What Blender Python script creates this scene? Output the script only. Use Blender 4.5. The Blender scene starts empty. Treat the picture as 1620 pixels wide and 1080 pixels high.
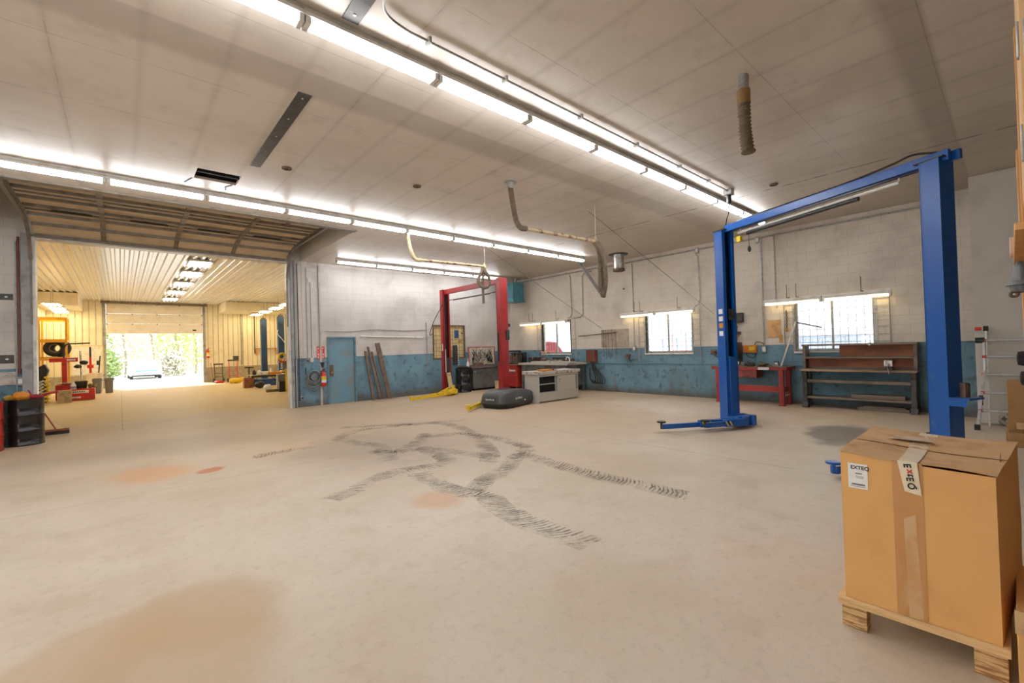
import bpy, bmesh, math, random
from mathutils import Vector, Matrix
random.seed(7)
C = bpy.context.scene.collection
PI = math.pi

# ------------------------------------------------------------------ materials
def lin(c):
    return tuple(((v/255)/12.92 if v/255 <= .04045 else (((v/255)+.055)/1.055)**2.4) for v in c)+(1,)
class NT:
    """small node-tree helper"""
    def __init__(s, name):
        s.m = bpy.data.materials.new(name); s.m.use_nodes = True
        s.t = s.m.node_tree; s.b = s.t.nodes['Principled BSDF']
    def n(s, kind, **kw):
        o = s.t.nodes.new(kind)
        for k, v in kw.items(): setattr(o, k, v)
        return o
    def put(s, sock, v):
        if hasattr(v, 'is_output'): s.t.links.new(v, sock)
        elif v is not None: sock.default_value = v
    def math(s, op, a, b=None, c=None, clamp=False):
        o = s.n('ShaderNodeMath', operation=op, use_clamp=clamp)
        for i, v in enumerate((a, b, c)):
            if v is not None: s.put(o.inputs[i], v)
        return o.outputs[0]
    def mix(s, f, a, b, mode='MIX'):
        o = s.n('ShaderNodeMix', data_type='RGBA', blend_type=mode)
        s.put(o.inputs[0], f); s.put(o.inputs[6], a); s.put(o.inputs[7], b)
        return o.outputs[2]
    def noise(s, vec, scale, detail=4, rough=.55, dist=0):
        o = s.n('ShaderNodeTexNoise'); s.put(o.inputs['Vector'], vec)
        o.inputs['Scale'].default_value = scale; o.inputs['Detail'].default_value = detail
        o.inputs['Roughness'].default_value = rough; o.inputs['Distortion'].default_value = dist
        return o.outputs['Fac']
    def ramp(s, v, lo, hi):
        o = s.n('ShaderNodeMapRange', interpolation_type='SMOOTHSTEP'); s.put(o.inputs[0], v)
        o.inputs[1].default_value = lo; o.inputs[2].default_value = hi
        return o.outputs[0]
    def pos(s): return s.n('ShaderNodeNewGeometry').outputs['Position']
    def obj(s): return s.n('ShaderNodeTexCoord').outputs['Object']
    def sep(s, v):
        o = s.n('ShaderNodeSeparateXYZ'); s.put(o.inputs[0], v); return o.outputs
    def com(s, x, y, z):
        o = s.n('ShaderNodeCombineXYZ')
        for i, v in enumerate((x, y, z)): s.put(o.inputs[i], v)
        return o.outputs[0]
    def bump(s, h, strength=.2, dist=.01):
        o = s.n('ShaderNodeBump'); o.inputs['Strength'].default_value = strength
        o.inputs['Distance'].default_value = dist; s.put(o.inputs['Height'], h)
        s.put(s.b.inputs['Normal'], o.outputs[0])
    def col(s, v): s.put(s.b.inputs['Base Color'], v)
    def set(s, rough=.5, metal=0, spec=None):
        s.b.inputs['Roughness'].default_value = rough; s.b.inputs['Metallic'].default_value = metal
        if spec is not None: s.b.inputs['Specular IOR Level'].default_value = spec
_pm = {}
def P(name, c, rough=.5, metal=0, c2=None, scale=6, lo=.45, hi=.7, bump=0, stretch=(1, 1, 1)):
    """painted / plain material: colour c, worn or dirty patches of colour c2"""
    if name in _pm: return _pm[name]
    k = NT(name); k.set(rough, metal)
    if c2 is None: c2 = tuple(v*.8 for v in c)
    mp = k.n('ShaderNodeMapping'); k.put(mp.inputs[0], k.obj()); mp.inputs['Scale'].default_value = stretch
    f = k.noise(mp.outputs[0], scale, 5, .6)
    k.col(k.mix(k.ramp(f, lo, hi), lin(c), lin(c2)))
    if bump: k.bump(k.noise(mp.outputs[0], scale*6, 3), bump, .01)
    _pm[name] = k.m; return k.m
def EMIT(name, c, strength):
    k = NT(name); k.col((.8, .8, .8, 1))
    k.b.inputs['Emission Color'].default_value = lin(c); k.b.inputs['Emission Strength'].default_value = strength
    return k.m

def block_wall(name, axis, top, low, far=False):
    """painted concrete block, blue dado up to 1.46 m"""
    k = NT(name); k.set(.75, 0, .3)
    p = k.pos(); x, y, z = k.sep(p)
    u = x if axis == 'x' else y
    br = k.n('ShaderNodeTexBrick', offset=.5)
    k.put(br.inputs['Vector'], k.com(u, z, 0.))
    br.inputs['Scale'].default_value = 1; br.inputs['Brick Width'].default_value = .406
    br.inputs['Row Height'].default_value = .2045; br.inputs['Mortar Size'].default_value = .006
    br.inputs['Mortar Smooth'].default_value = .5
    mort = br.outputs['Fac']
    n1 = k.noise(p, .9, 5, .6); n2 = k.noise(p, 5, 6, .7); n3 = k.noise(k.com(x, y, k.math('MULTIPLY', z, .25)), 2.2, 4, .6)
    up = k.mix(k.ramp(n1, .4, .75), lin(top), lin(tuple(v*.86 for v in top)))
    up = k.mix(k.math('MULTIPLY', k.ramp(n3, .58, .8), .22), up, lin((150, 138, 122)))
    lo = k.mix(k.ramp(n1, .35, .7), lin(low), lin(tuple(v*.80 for v in low)))
    lo = k.mix(k.math('MULTIPLY', k.ramp(n2, .52, .66), .7), lo, lin((70, 82, 86)))
    g = k.math('MULTIPLY', k.ramp(n3, .48, .72), k.ramp(z, 1.1, .05))
    lo = k.mix(k.math('MULTIPLY', g, .8), lo, lin((112, 98, 82)))
    gr = k.math('MULTIPLY', k.ramp(k.math('ADD', z, k.math('MULTIPLY', n1, -.25)), .18, -.12), .75)
    lo = k.mix(gr, lo, lin((88, 76, 62)))
    c = k.mix(k.math('GREATER_THAN', z, 1.463), lo, up)
    c = k.mix(k.math('MULTIPLY', mort, .22), c, lin((96, 90, 84)))
    k.col(c)
    k.bump(k.math('ADD', k.math('MULTIPLY', mort, -1), k.math('MULTIPLY', n2, .3)), .35, .006)
    return k.m

def floor_mat():
    k = NT('concrete_floor'); k.set(.5, 0, .35)
    p = k.pos(); x, y, z = k.sep(p)
    nb = k.noise(p, .45, 4, .55); n1 = k.noise(p, 1.6, 6, .65); n2 = k.noise(p, 14, 5, .7); n3 = k.noise(p, 90, 2, .6)
    c = k.mix(k.ramp(nb, .35, .68), lin((218, 206, 189)), lin((203, 188, 166)))
    c = k.mix(k.math('MULTIPLY', k.ramp(n1, .5, .72), .30), c, lin((180, 156, 126)))
    c = k.mix(k.math('MULTIPLY', k.ramp(n1, .36, .22), .5), c, lin((226, 217, 206)))
    c = k.mix(k.math('MULTIPLY', k.ramp(n2, .5, .72), .22), c, lin((146, 130, 112)))
    c = k.mix(k.math('MULTIPLY', k.ramp(n3, .55, .75), .28), c, lin((150, 136, 120)))
    # far aisles turn tanner
    d = k.ramp(k.math('ADD', k.math('MULTIPLY', x, .55), k.math('MULTIPLY', y, .8)), 4.2, 10.)
    c = k.mix(k.math('MULTIPLY', d, .7), c, lin((190, 164, 130)))
    def blob(c, cx, cy, rx, ry, ang, col, amt, soft=.5, wob=.5):
        ca, sa = math.cos(ang), math.sin(ang)
        dx = k.math('SUBTRACT', x, cx); dy = k.math('SUBTRACT', y, cy)
        a = k.math('DIVIDE', k.math('ADD', k.math('MULTIPLY', dx, ca), k.math('MULTIPLY', dy, sa)), rx)
        b = k.math('DIVIDE', k.math('SUBTRACT', k.math('MULTIPLY', dy, ca), k.math('MULTIPLY', dx, sa)), ry)
        r = k.math('SQRT', k.math('ADD', k.math('MULTIPLY', a, a), k.math('MULTIPLY', b, b)))
        r = k.math('ADD', r, k.math('MULTIPLY', k.math('SUBTRACT', n1, .5), wob*2))
        f = k.math('MULTIPLY', k.ramp(r, 1.0+soft*.5, 1.0-soft*.5), amt)
        return k.mix(f, c, lin(col))
    c = k.mix(k.math('MULTIPLY', k.ramp(y, 14.0, 16.5), .6), c, lin((212, 184, 128)))  # yellow lamp light of the far bay painted into the floor colour
    c = blob(c, .38, 3.42, .40, .46, .5, (188, 160, 126), .62, .45, .5)
    c = blob(c, .20, 2.95, .46, .55, .2, (190, 162, 128), .62, .6, .5)
    c = blob(c, -.30, 3.20, .75, .36, .75, (190, 162, 128), .62, .45, .5)
    c = blob(c, .3, 7.96, .42, .55, .2, (214, 150, 96), .6, .9, .9)
    c = blob(c, .94, 7.54, .2, .13, .6, (190, 104, 62), .85, .5, .9)
    c = blob(c, 2.5, 4.12, .22, .28, 0, (206, 156, 108), .6, 1., .8)
    c = blob(c, 2.35, 8.3, .8, .35, .5, (226, 196, 160), .5, 1., .9)
    c = blob(c, 8.9, 1.95, 1.0, .42, .2, (84, 72, 62), .8, .6, .8)
    c = blob(c, 9.6, 3.95, 1.2, .5, .9, (120, 102, 84), .35, .9, .8)
    c = blob(c, 3.1, 7.2, 1.1, 1.5, .3, (118, 106, 94), .34, 1.1, 1.0)
    c = blob(c, 4.4, 7.0, 1.6, 2.2, .0, (140, 126, 110), .25, 1.2, 1.0)
    c = blob(c, .9, 10.2, 2.2, .9, .0, (134, 122, 108), .34, 1.1, 1.0)
    c = blob(c, 10.5, 5.5, 1.3, 2.2, .0, (226, 216, 204), .6, 1.1, .8)
    # saw-cut control joints
    def line(c, v, at, w, amt):
        f = k.math('LESS_THAN', k.math('ABSOLUTE', k.math('SUBTRACT', v, at)), w)
        return k.mix(k.math('MULTIPLY', k.math('MULTIPLY', f, k.ramp(n1, .3, .5)), amt), c, lin((110, 92, 74)))
    c = line(c, x, k.math('ADD', .015, k.math('MULTIPLY', k.math('LESS_THAN', y, 13.3), 90.)), .009, .5); c = line(c, x, 6.2, .008, .55)
    c = line(c, y, 6.9, .007, .4); c = line(c, y, 14.3, .012, .7)
    k.col(c); k.bump(k.math('ADD', k.math('MULTIPLY', n2, .6), n1), .12, .004)
    k.put(k.b.inputs['Roughness'], k.math('ADD', .36, k.math('MULTIPLY', n1, .36)))
    return k.m

def ceiling_mat():
    k = NT('ceiling_panel_paint'); k.set(.42, 0, .4)
    p = k.pos(); x, y, z = k.sep(p)
    nb = k.noise(p, .5, 4, .6); n1 = k.noise(p, 3, 5, .65)
    c = k.mix(k.ramp(nb, .35, .7), lin((208, 199, 188)), lin((192, 182, 170)))
    c = k.mix(k.math('MULTIPLY', k.ramp(n1, .52, .75), .25), c, lin((140, 124, 106)))
    def stripes(c, v, off, per, w, amt, soft=True, gate=None):
        a = k.math('ABSOLUTE', k.math('SUBTRACT', k.math('FRACT', k.math('DIVIDE', k.math('SUBTRACT', v, off-per/2), per)), .5))
        f = k.ramp(a, w/per, 0.) if soft else k.math('LESS_THAN', a, w/per)
        f = k.math('MULTIPLY', f, amt)
        if gate is not None: f = k.math('MULTIPLY', f, gate)
        return k.mix(f, c, lin((108, 94, 78)))
    c = stripes(c, y, 1.67, 1.22, .005, .38, False, k.ramp(n1, .36, .5))
    c = stripes(c, x, -.43, 2.44, .006, .3, False, k.ramp(n1, .4, .56))
    c = stripes(c, x, -.43, .61, .06, .15, True)
    # two darker bands running lengthwise across the ceiling
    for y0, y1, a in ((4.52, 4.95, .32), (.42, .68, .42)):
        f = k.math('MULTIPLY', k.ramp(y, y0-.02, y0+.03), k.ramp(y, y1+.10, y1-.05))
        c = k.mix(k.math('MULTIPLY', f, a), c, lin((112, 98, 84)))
    f = k.math('LESS_THAN', k.math('ABSOLUTE', k.math('SUBTRACT', x, 9.05)), .022)
    c = k.mix(k.math('MULTIPLY', f, k.ramp(n1, .4, .52)), c, lin((92, 80, 68)))
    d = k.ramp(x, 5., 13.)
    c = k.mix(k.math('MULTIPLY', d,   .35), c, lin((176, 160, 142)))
    k.col(c); k.bump(n1, .05, .004)
    return k.m

M = dict(
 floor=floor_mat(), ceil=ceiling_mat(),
 wallA=block_wall('block_wall_paint_north', 'x', (208, 203, 198), (112, 150, 170)),
 wallB=block_wall('block_wall_paint_east', 'y', (218, 209, 196), (110, 148, 166)),
 panelwall=P('grey_wall_board', (202, 197, 188), .7, 0, (192, 186, 176), 2),
 steelwhite=P('white_steel', (226, 226, 222), .35, 0, (196, 192, 184), 5),
 blue=P('blue_lift_paint', (10, 80, 164), .3, 0, (8, 68, 146), 5, .5, .75),
 blueworn=P('blue_lift_paint_worn', (10, 80, 164), .3, 0, (50, 94, 156), 9, .62, .7, stretch=(1, 1, .6)),
 navy=P('navy_lift_paint', (36, 66, 104), .45, 0, (24, 40, 66), 5),
 red=P('red_lift_paint', (152, 28, 30), .38, 0, (128, 28, 28), 4, .5, .7),
 redbench=P('red_bench_paint', (158, 40, 34), .5, 0, (112, 40, 34), 9),
 redshiny=P('red_shiny_paint', (206, 44, 30), .35, 0, (176, 36, 26), 4),
 yellow=P('yellow_paint', (232, 196, 30), .42, 0, (150, 120, 30), 12, .58, .7),
 rackyellow=P('rack_yellow_paint', (240, 172, 30), .45, 0, (214, 150, 30), 6),
 black=P('black_plastic', (26, 26, 27), .42, 0, (44, 44, 44), 12),
 rubber=P('black_rubber', (34, 33, 32), .8, 0, (58, 54, 48), 14),
 drumblack=P('black_drum_enamel', (20, 22, 25), .2, 0, (28, 30, 34), 4),
 drumred=P('red_drum_enamel', (178, 44, 34), .3, 0, (140, 44, 32), 5),
 darkmetal=P('dark_steel', (70, 68, 66), .45, .6, (50, 46, 42), 9),
 steel=P('bare_steel', (176, 174, 170), .35, .85, (140, 134, 128), 8),
 alu=P('aluminium', (206, 208, 210), .38, .55, (186, 188, 190), 9),
 galv=P('galvanised_steel', (172, 172, 168), .42, .55, (138, 134, 128), 14),
 rust=P('rusty_steel', (112, 92, 78), .75, .2, (84, 62, 48), 10),
 greysteel=P('grey_painted_steel', (184, 180, 170), .5, 0, (150, 138, 122), 7, .6, .8),
 greydark=P('greasy_grey_steel', (96, 98, 96), .45, 0, (58, 58, 56), 5),
 trim=P('grey_steel_trim', (150, 150, 152), .5, 0, (118, 116, 114), 4),
 trackdark=P('dark_door_steel', (122, 112, 100), .5, .2, (92, 84, 74), 6),
 doorpanel=P('door_panel_cream', (204, 184, 152), .5, 0, (184, 162, 130), 3),
 bluedoor=P('blue_door_paint', (96, 142, 164), .5, 0, (116, 122, 118), 2.2, .35, .8),
 bluetrim=P('blue_trim_paint', (84, 128, 150), .55, 0, (92, 92, 86), 6),
 cardboard=P('cardboard', (226, 172, 104), .75, 0, (216, 160, 94), 5, .4, .8),
 cardtop=P('cardboard_worn', (206, 168, 120), .8, 0, (184, 144, 98), 6, .45, .7),
 carddark=P('cardboard_brown', (172, 130, 82), .8, 0, (150, 110, 66), 4),
 packtape=P('brown_packing_tape', (194, 138, 78), .25, 0, (208, 168, 122), 9, .48, .66, stretch=(1, 1, .15)),
 cleartape=P('cream_printed_tape', (236, 222, 192), .35, 0, (226, 206, 170), 14),
 paper=P('white_paper', (240, 240, 238), .7, 0, (230, 230, 228), 9),
 ink=P('black_ink', (34, 32, 32), .6), redink=P('red_ink', (206, 40, 40), .6), greyink=P('grey_ink', (120, 120, 124), .6),
 whiteink=P('white_print', (238, 238, 236), .5),
 pine=P('pallet_pine', (226, 190, 136), .7, 0, (206, 164, 108), 5, .4, .7, stretch=(1, 1, 9)),
 pineend=P('plywood_block', (214, 176, 122), .75, 0, (150, 106, 62), 3, .47, .56, stretch=(2, 2, 30)),
 board=P('orange_timber', (206, 150, 88), .6, 0, (176, 116, 58), 3, .4, .75, stretch=(1, 1, .2)),
 paleboard=P('pale_timber', (226, 188, 140), .6, 0, (206, 160, 108), 3, .4, .75, stretch=(1, 1, .2)),
 benchwood=P('worn_bench_timber', (122, 108, 94), .7, 0, (84, 72, 62), 4, stretch=(1, .2, 1)),
 ply=P('brown_plywood', (158, 92, 54), .6, 0, (120, 66, 40), 4, stretch=(1, .25, 1)),
 cream=P('cream_board', (226, 208, 150), .7, 0, (206, 186, 130), 3),
 offwhite=P('offwhite_board', (214, 206, 190), .6, 0, (170, 156, 136), 6),
 teal=P('teal_heater_enamel', (62, 122, 136), .45, 0, (50, 100, 112), 5),
 cargo=P('dark_grey_plastic', (54, 57, 59), .42, 0, (64, 67, 69), 7),
 hose=P('corrugated_hose', (106, 90, 74), .7, 0, (84, 70, 56), 10),
 hosepale=P('taped_pipe', (196, 174, 138), .6, 0, (112, 88, 62), 7, .5, .62, stretch=(1, 1, 1)),
 airhose=P('grey_air_hose', (112, 116, 118), .6, 0, (88, 90, 90), 8),
 tan=P('tan_plastic', (196, 172, 128), .6), pink=P('pinkish_carton', (222, 180, 150), .7),
 trashgrey=P('grey_bin_plastic', (112, 112, 106), .55, 0, (96, 96, 90), 4),
 orange=P('orange_plastic', (226, 142, 30), .45, 0, (196, 116, 24), 5),
 redcloth=P('red_rag', (168, 40, 54), .85, 0, (120, 28, 40), 8),
 bluecloth=P('blue_plastic', (30, 74, 140), .5), greyrag=P('mottled_grey_rag', (156, 150, 140), .9, 0, (70, 66, 62), 14, .5, .62),
 siding=P('cream_metal_siding', (232, 224, 202), .45, 0, (220, 210, 184), 2), ribshade=P('siding_rib_shade', (192, 180, 150), .6),
 wains=P('grey_metal_siding', (158, 148, 128), .5), 
 ribceil=P('glossy_ribbed_ceiling_steel', (240, 238, 232), .25, .2, (230, 226, 218), 2),
 doorwhite=P('white_insulated_door', (226, 220, 206), .5, 0, (214, 206, 190), 2),
 carwhite=P('white_car_paint', (240, 244, 248), .25), carblue=P('pale_blue_car_glass', (120, 190, 226), .2),
 vanred=P('faded_red_vehicle_paint', (150, 44, 54), .5), tyre=P('tyre', (60, 60, 60), .8),
 gravel=P('pale_gravel', (226, 224, 218), .9, 0, (206, 204, 196), 2),
 bark=P('pale_bark', (196, 182, 166), .9), leafy=P('pale_green_leaves', (216, 230, 150), .7, 0, (150, 176, 92), 3),
 leafp=P('pale_twigs', (224, 218, 204), .8, 0, (196, 200, 160), 3), leafd=P('green_leaves', (176, 200, 126), .7, 0, (176, 190, 120), 3),
 tube=EMIT('fluorescent_tube', (250, 250, 252), 30), tubewarm=EMIT('warm_fluorescent_tube', (255, 226, 168), 5.0),
 panel_w=EMIT('warm_lamp_panel', (255, 226, 160), 34), panel_c=EMIT('high_bay_lamp', (255, 246, 226), 30),
 verydark=P('black_void', (12, 11, 10), .9),
)
def glass():
    k = NT('window_glass'); t = k.t; tr = k.n('ShaderNodeBsdfTransparent'); gl = k.n('ShaderNodeBsdfGlossy'); gl.inputs['Roughness'].default_value = .03
    tr.inputs[0].default_value = (.97, .985, 1, 1); mx = k.n('ShaderNodeMixShader'); fr = k.n('ShaderNodeFresnel'); fr.inputs[0].default_value = 1.4
    t.links.new(fr.outputs[0], mx.inputs[0]); t.links.new(tr.outputs[0], mx.inputs[1]); t.links.new(gl.outputs[0], mx.inputs[2])
    t.links.new(mx.outputs[0], t.nodes['Material Output'].inputs[0]); return k.m
M['glass'] = glass()
def mark_mat():
    k = NT('tyre_mark'); k.set(.6)
    k.col(lin((92, 84, 78)))
    f = k.noise(k.pos(), 3.0, 5, .7); g = k.noise(k.pos(), 26, 3, .7)
    a = k.math('MULTIPLY', k.ramp(f, .34, .60), k.ramp(g, .28, .55))
    k.put(k.b.inputs['Alpha'], k.math('MULTIPLY', a, .62)); return k.m
M['mark'] = mark_mat()
def mark_faint():
    k = NT('faint_tyre_mark'); k.set(.6); k.col(lin((112, 102, 92)))
    f = k.noise(k.pos(), 4.0, 5, .7)
    k.put(k.b.inputs['Alpha'], k.math('MULTIPLY', k.ramp(f, .38, .65), .42)); return k.m
M['markf'] = mark_faint()
def smear():
    k = NT('rubber_smear'); k.set(.6); k.col(lin((122, 112, 102)))
    f = k.noise(k.pos(), 2.2, 6, .7); g = k.noise(k.pos(), 30, 3, .6)
    k.put(k.b.inputs['Alpha'], k.math('MULTIPLY', k.math('MULTIPLY', k.ramp(f, .42, .68), k.ramp(g, .2, .7)), .5)); return k.m
M['smear'] = smear()

# ------------------------------------------------------------------ mesh helpers
class MB:
    def __init__(s): s.bm = bmesh.new()
    def _hex(s, v, M4=None):
        vs = [s.bm.verts.new(M4 @ Vector(p) if M4 else p) for p in v]
        for f in ((0, 3, 2, 1), (4, 5, 6, 7), (0, 1, 5, 4), (1, 2, 6, 5), (2, 3, 7, 6), (3, 0, 4, 7)):
            s.bm.faces.new([vs[i] for i in f])
        return s
    def box(s, x0, x1, y0, y1, z0, z1, M4=None):
        return s._hex([(x0, y0, z0), (x1, y0, z0), (x1, y1, z0), (x0, y1, z0), (x0, y0, z1), (x1, y0, z1), (x1, y1, z1), (x0, y1, z1)], M4)
    def bar(s, a, b, w, h, up=(0, 0, 1)):
        """box beam from a to b, width w (sideways), height h (along up)"""
        a, b = Vector(a), Vector(b); d = (b-a).normalized(); u = Vector(up)
        if abs(d.dot(u)) > .98: u = Vector((1, 0, 0))
        r = d.cross(u).normalized()*w/2; u = r.cross(d).normalized()*h/2
        return s._hex([a-r-u, a+r-u, a+r+u, a-r+u, b-r-u, b+r-u, b+r+u, b-r+u])
    def cyl(s, a, b, r0, r1=None, seg=14, cap=True):
        a, b = Vector(a), Vector(b); r1 = r0 if r1 is None else r1
        d = (b-a).normalized(); q = d.to_track_quat('Z', 'Y')
        A, B = [], []
        for i in range(seg):
            t = 2*PI*i/seg; o = q @ Vector((math.cos(t), math.sin(t), 0))
            A.append(s.bm.verts.new(a+o*r0)); B.append(s.bm.verts.new(b+o*r1))
        for i in range(seg):
            j = (i+1) % seg; s.bm.faces.new((A[i], A[j], B[j], B[i]))
        if cap: s.bm.faces.new(A[::-1]); s.bm.faces.new(B)
        return s
    def tube(s, pts, r, seg=8, rib=0):
        pts = [Vector(p) for p in pts]; rings = []; prev = None
        for i, p in enumerate(pts):
            d = (pts[min(i+1, len(pts)-1)]-pts[max(i-1, 0)]).normalized()
            if prev is None:
                u = Vector((0, 0, 1)) if abs(d.z) < .9 else Vector((1, 0, 0)); n = d.cross(u).normalized()
            else: n = (prev-d*prev.dot(d)).normalized()
            prev = n; b = d.cross(n)
            rr = r*(1+rib*(1 if i % 2 else -1)) if rib else r
            rings.append([s.bm.verts.new(p+(n*math.cos(2*PI*k/seg)+b*math.sin(2*PI*k/seg))*rr) for k in range(seg)])
        for A, B in zip(rings, rings[1:]):
            for k in range(seg):
                j = (k+1) % seg; s.bm.faces.new((A[k], A[j], B[j], B[k]))
        s.bm.faces.new(rings[0][::-1]); s.bm.faces.new(rings[-1]); return s
    def lathe(s, prof, c=(0, 0, 0), seg=28, ax='z'):
        rings = []
        for r, z in prof:
            ring = []
            for k in range(seg):
                t = 2*PI*k/seg
                p = {'z': (r*math.cos(t), r*math.sin(t), z), 'x': (z, r*math.cos(t), r*math.sin(t)), 'y': (r*math.sin(t), z, r*math.cos(t))}[ax]
                ring.append(s.bm.verts.new(Vector(c)+Vector(p)))
            rings.append(ring)
        for A, B in zip(rings, rings[1:]):
            for k in range(seg):
                j = (k+1) % seg; s.bm.faces.new((A[k], A[j], B[j], B[k]))
        s.bm.faces.new(rings[0][::-1]); s.bm.faces.new(rings[-1]); return s
    def torus(s, c, R, r, ax='z', seg=32, sub=12, sq=1.0):
        pr = [(R+r*math.cos(2*PI*k/sub), sq*r*math.sin(2*PI*k/sub)) for k in range(sub)]
        rings = []
        for i in range(seg):
            t = 2*PI*i/seg; ring = []
            for q, z in pr:
                p = {'z': (q*math.cos(t), q*math.sin(t), z), 'x': (z, q*math.cos(t), q*math.sin(t)), 'y': (q*math.cos(t), z, q*math.sin(t))}[ax]
                ring.append(s.bm.verts.new(Vector(c)+Vector(p)))
            rings.append(ring)
        for i in range(seg):
            A, B = rings[i], rings[(i+1) % seg]
            for k in range(sub):
                j = (k+1) % sub; s.bm.faces.new((A[k], A[j], B[j], B[k]))
        return s
    def prism(s, poly, ax, a0, a1):
        """extrude 2-D polygon; ax 'x': poly=(y,z), 'y': (x,z), 'z': (x,y)"""
        f = {'x': lambda p, a: (a, p[0], p[1]), 'y': lambda p, a: (p[0], a, p[1]), 'z': lambda p, a: (p[0], p[1], a)}[ax]
        A = [s.bm.verts.new(f(p, a0)) for p in poly]; B = [s.bm.verts.new(f(p, a1)) for p in poly]
        n = len(poly)
        for i in range(n): s.bm.faces.new((A[i], A[(i+1) % n], B[(i+1) % n], B[i]))
        s.bm.faces.new(A[::-1]); s.bm.faces.new(B); return s
    def quad(s, *pts, mi=0):
        f = s.bm.faces.new([s.bm.verts.new(p) for p in pts]); f.material_index = mi; return s
    def ball(s, c, rx, ry, rz, sub=2, jit=0):
        r = bmesh.ops.create_icosphere(s.bm, subdivisions=sub, radius=1)
        for v in r['verts']:
            k = 1+random.uniform(-jit, jit); v.co = Vector((c[0]+v.co.x*rx*k, c[1]+v.co.y*ry*k, c[2]+v.co.z*rz*k))
        return s
    def build(s, name, mat, parent=None, bevel=0, smooth=True):
        bmesh.ops.recalc_face_normals(s.bm, faces=s.bm.faces[:])
        me = bpy.data.meshes.new(name); s.bm.to_mesh(me); s.bm.free()
        for m in (mat if isinstance(mat, (list, tuple)) else [mat]): me.materials.append(M[m] if isinstance(m, str) else m)
        if smooth and len(me.polygons):
            me.polygons.foreach_set('use_smooth', [True]*len(me.polygons)); me.set_sharp_from_angle(angle=.7)
        o = bpy.data.objects.new(name, me); C.objects.link(o)
        if parent: o.parent = parent
        if bevel:
            b = o.modifiers.new('edge', 'BEVEL'); b.width = bevel; b.segments = 2; b.limit_method = 'ANGLE'; b.angle_limit = .7
        return o
def each(m, name, mat, parent=None, bevel=0):
    """every loose piece of the shape becomes an object of its own"""
    todo = set(m.bm.verts); groups = []
    while todo:
        st = [todo.pop()]; g = set(st)
        while st:
            v = st.pop()
            for e in v.link_edges:
                w = e.other_vert(v)
                if w in todo: todo.discard(w); g.add(w); st.append(w)
        groups.append(g)
    order = {v: i for i, v in enumerate(m.bm.verts)}; out = []
    for g in sorted(groups, key=lambda g: min(order[v] for v in g)):
        k = MB(); mp = {v: k.bm.verts.new(v.co) for v in sorted(g, key=order.get)}
        for f in {f for v in g for f in v.link_faces}: k.bm.faces.new([mp[v] for v in f.verts])
        out.append(k.build(name, mat, parent, bevel))
    m.bm.free(); return out
def thing(name, label, cat, loc=(0, 0, 0), rz=0, group=None):
    o = bpy.data.objects.new(name, None); C.objects.link(o); o.empty_display_size = .1
    o.location = loc; o.rotation_euler = (0, 0, rz); tag(o, label, cat, group); return o
def tag(o, label, cat, group=None):
    o['label'] = label; o['category'] = cat
    if group: o['group'] = group
    return o
def struct(o, label=None):
    o['kind'] = 'structure'
    if label: o['label'] = label
    return o
def kids(o): return [c for c in bpy.data.objects if c.parent == o]
def dup(root, loc=None, label=None, rz=None):
    r = root.copy(); C.objects.link(r)
    if loc is not None: r.location = loc
    if rz is not None: r.rotation_euler = (0, 0, rz)
    if label: r['label'] = label
    for ch in kids(root):
        c = ch.copy(); C.objects.link(c); c.parent = r
        for g in kids(ch):
            d = g.copy(); C.objects.link(d); d.parent = c
    return r
def arc(c, r, a0, a1, n=10, plane='xz'):
    out = []
    for i in range(n+1):
        t = a0+(a1-a0)*i/n; u, v = r*math.cos(t), r*math.sin(t)
        out.append({'xz': (c[0]+u, c[1], c[2]+v), 'yz': (c[0], c[1]+u, c[2]+v), 'xy': (c[0]+u, c[1]+v, c[2])}[plane])
    return out
def spline(pts, n=8):
    """Catmull-Rom through points"""
    p = [Vector(q) for q in pts]; p = [p[0]*2-p[1]]+p+[p[-1]*2-p[-2]]; out = []
    for i in range(1, len(p)-2):
        for k in range(n):
            t = k/n
            out.append(.5*((2*p[i])+(-p[i-1]+p[i+1])*t+(2*p[i-1]-5*p[i]+4*p[i+1]-p[i+2])*t*t+(-p[i-1]+3*p[i]-3*p[i+1]+p[i+2])*t**3))
    out.append(p[-2]); return out
def resample(pts, step):
    out = [Vector(pts[0])]; acc = 0
    for a, b in zip(pts, pts[1:]):
        a, b = Vector(a), Vector(b); L = (b-a).length; t = step-acc
        while t <= L and L > 0:
            out.append(a+(b-a)*t/L); t += step
        acc = (acc+L) % step if L else acc
    return out
def text(name, s, size, mat, parent, origin, xdir, ydir, bold=0):
    """flat lettering: origin = lower-left corner, xdir / ydir = reading and up directions"""
    cu = bpy.data.curves.new(name, 'FONT'); cu.body = s; cu.size = size; cu.offset = bold; cu.extrude = .0004
    t = bpy.data.objects.new(name, cu); C.objects.link(t)
    bpy.context.view_layer.update()
    me = bpy.data.meshes.new_from_object(t.evaluated_get(bpy.context.evaluated_depsgraph_get()))
    bpy.data.objects.remove(t); bpy.data.curves.remove(cu)
    X, Y = Vector(xdir).normalized(), Vector(ydir).normalized(); Z = X.cross(Y)
    me.transform(Matrix.Translation(origin) @ Matrix(((X.x, Y.x, Z.x), (X.y, Y.y, Z.y), (X.z, Y.z, Z.z))).to_4x4())
    me.materials.clear(); me.materials.append(M[mat]); me.name = name
    o = bpy.data.objects.new(name, me); C.objects.link(o); o.parent = parent; return o

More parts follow.
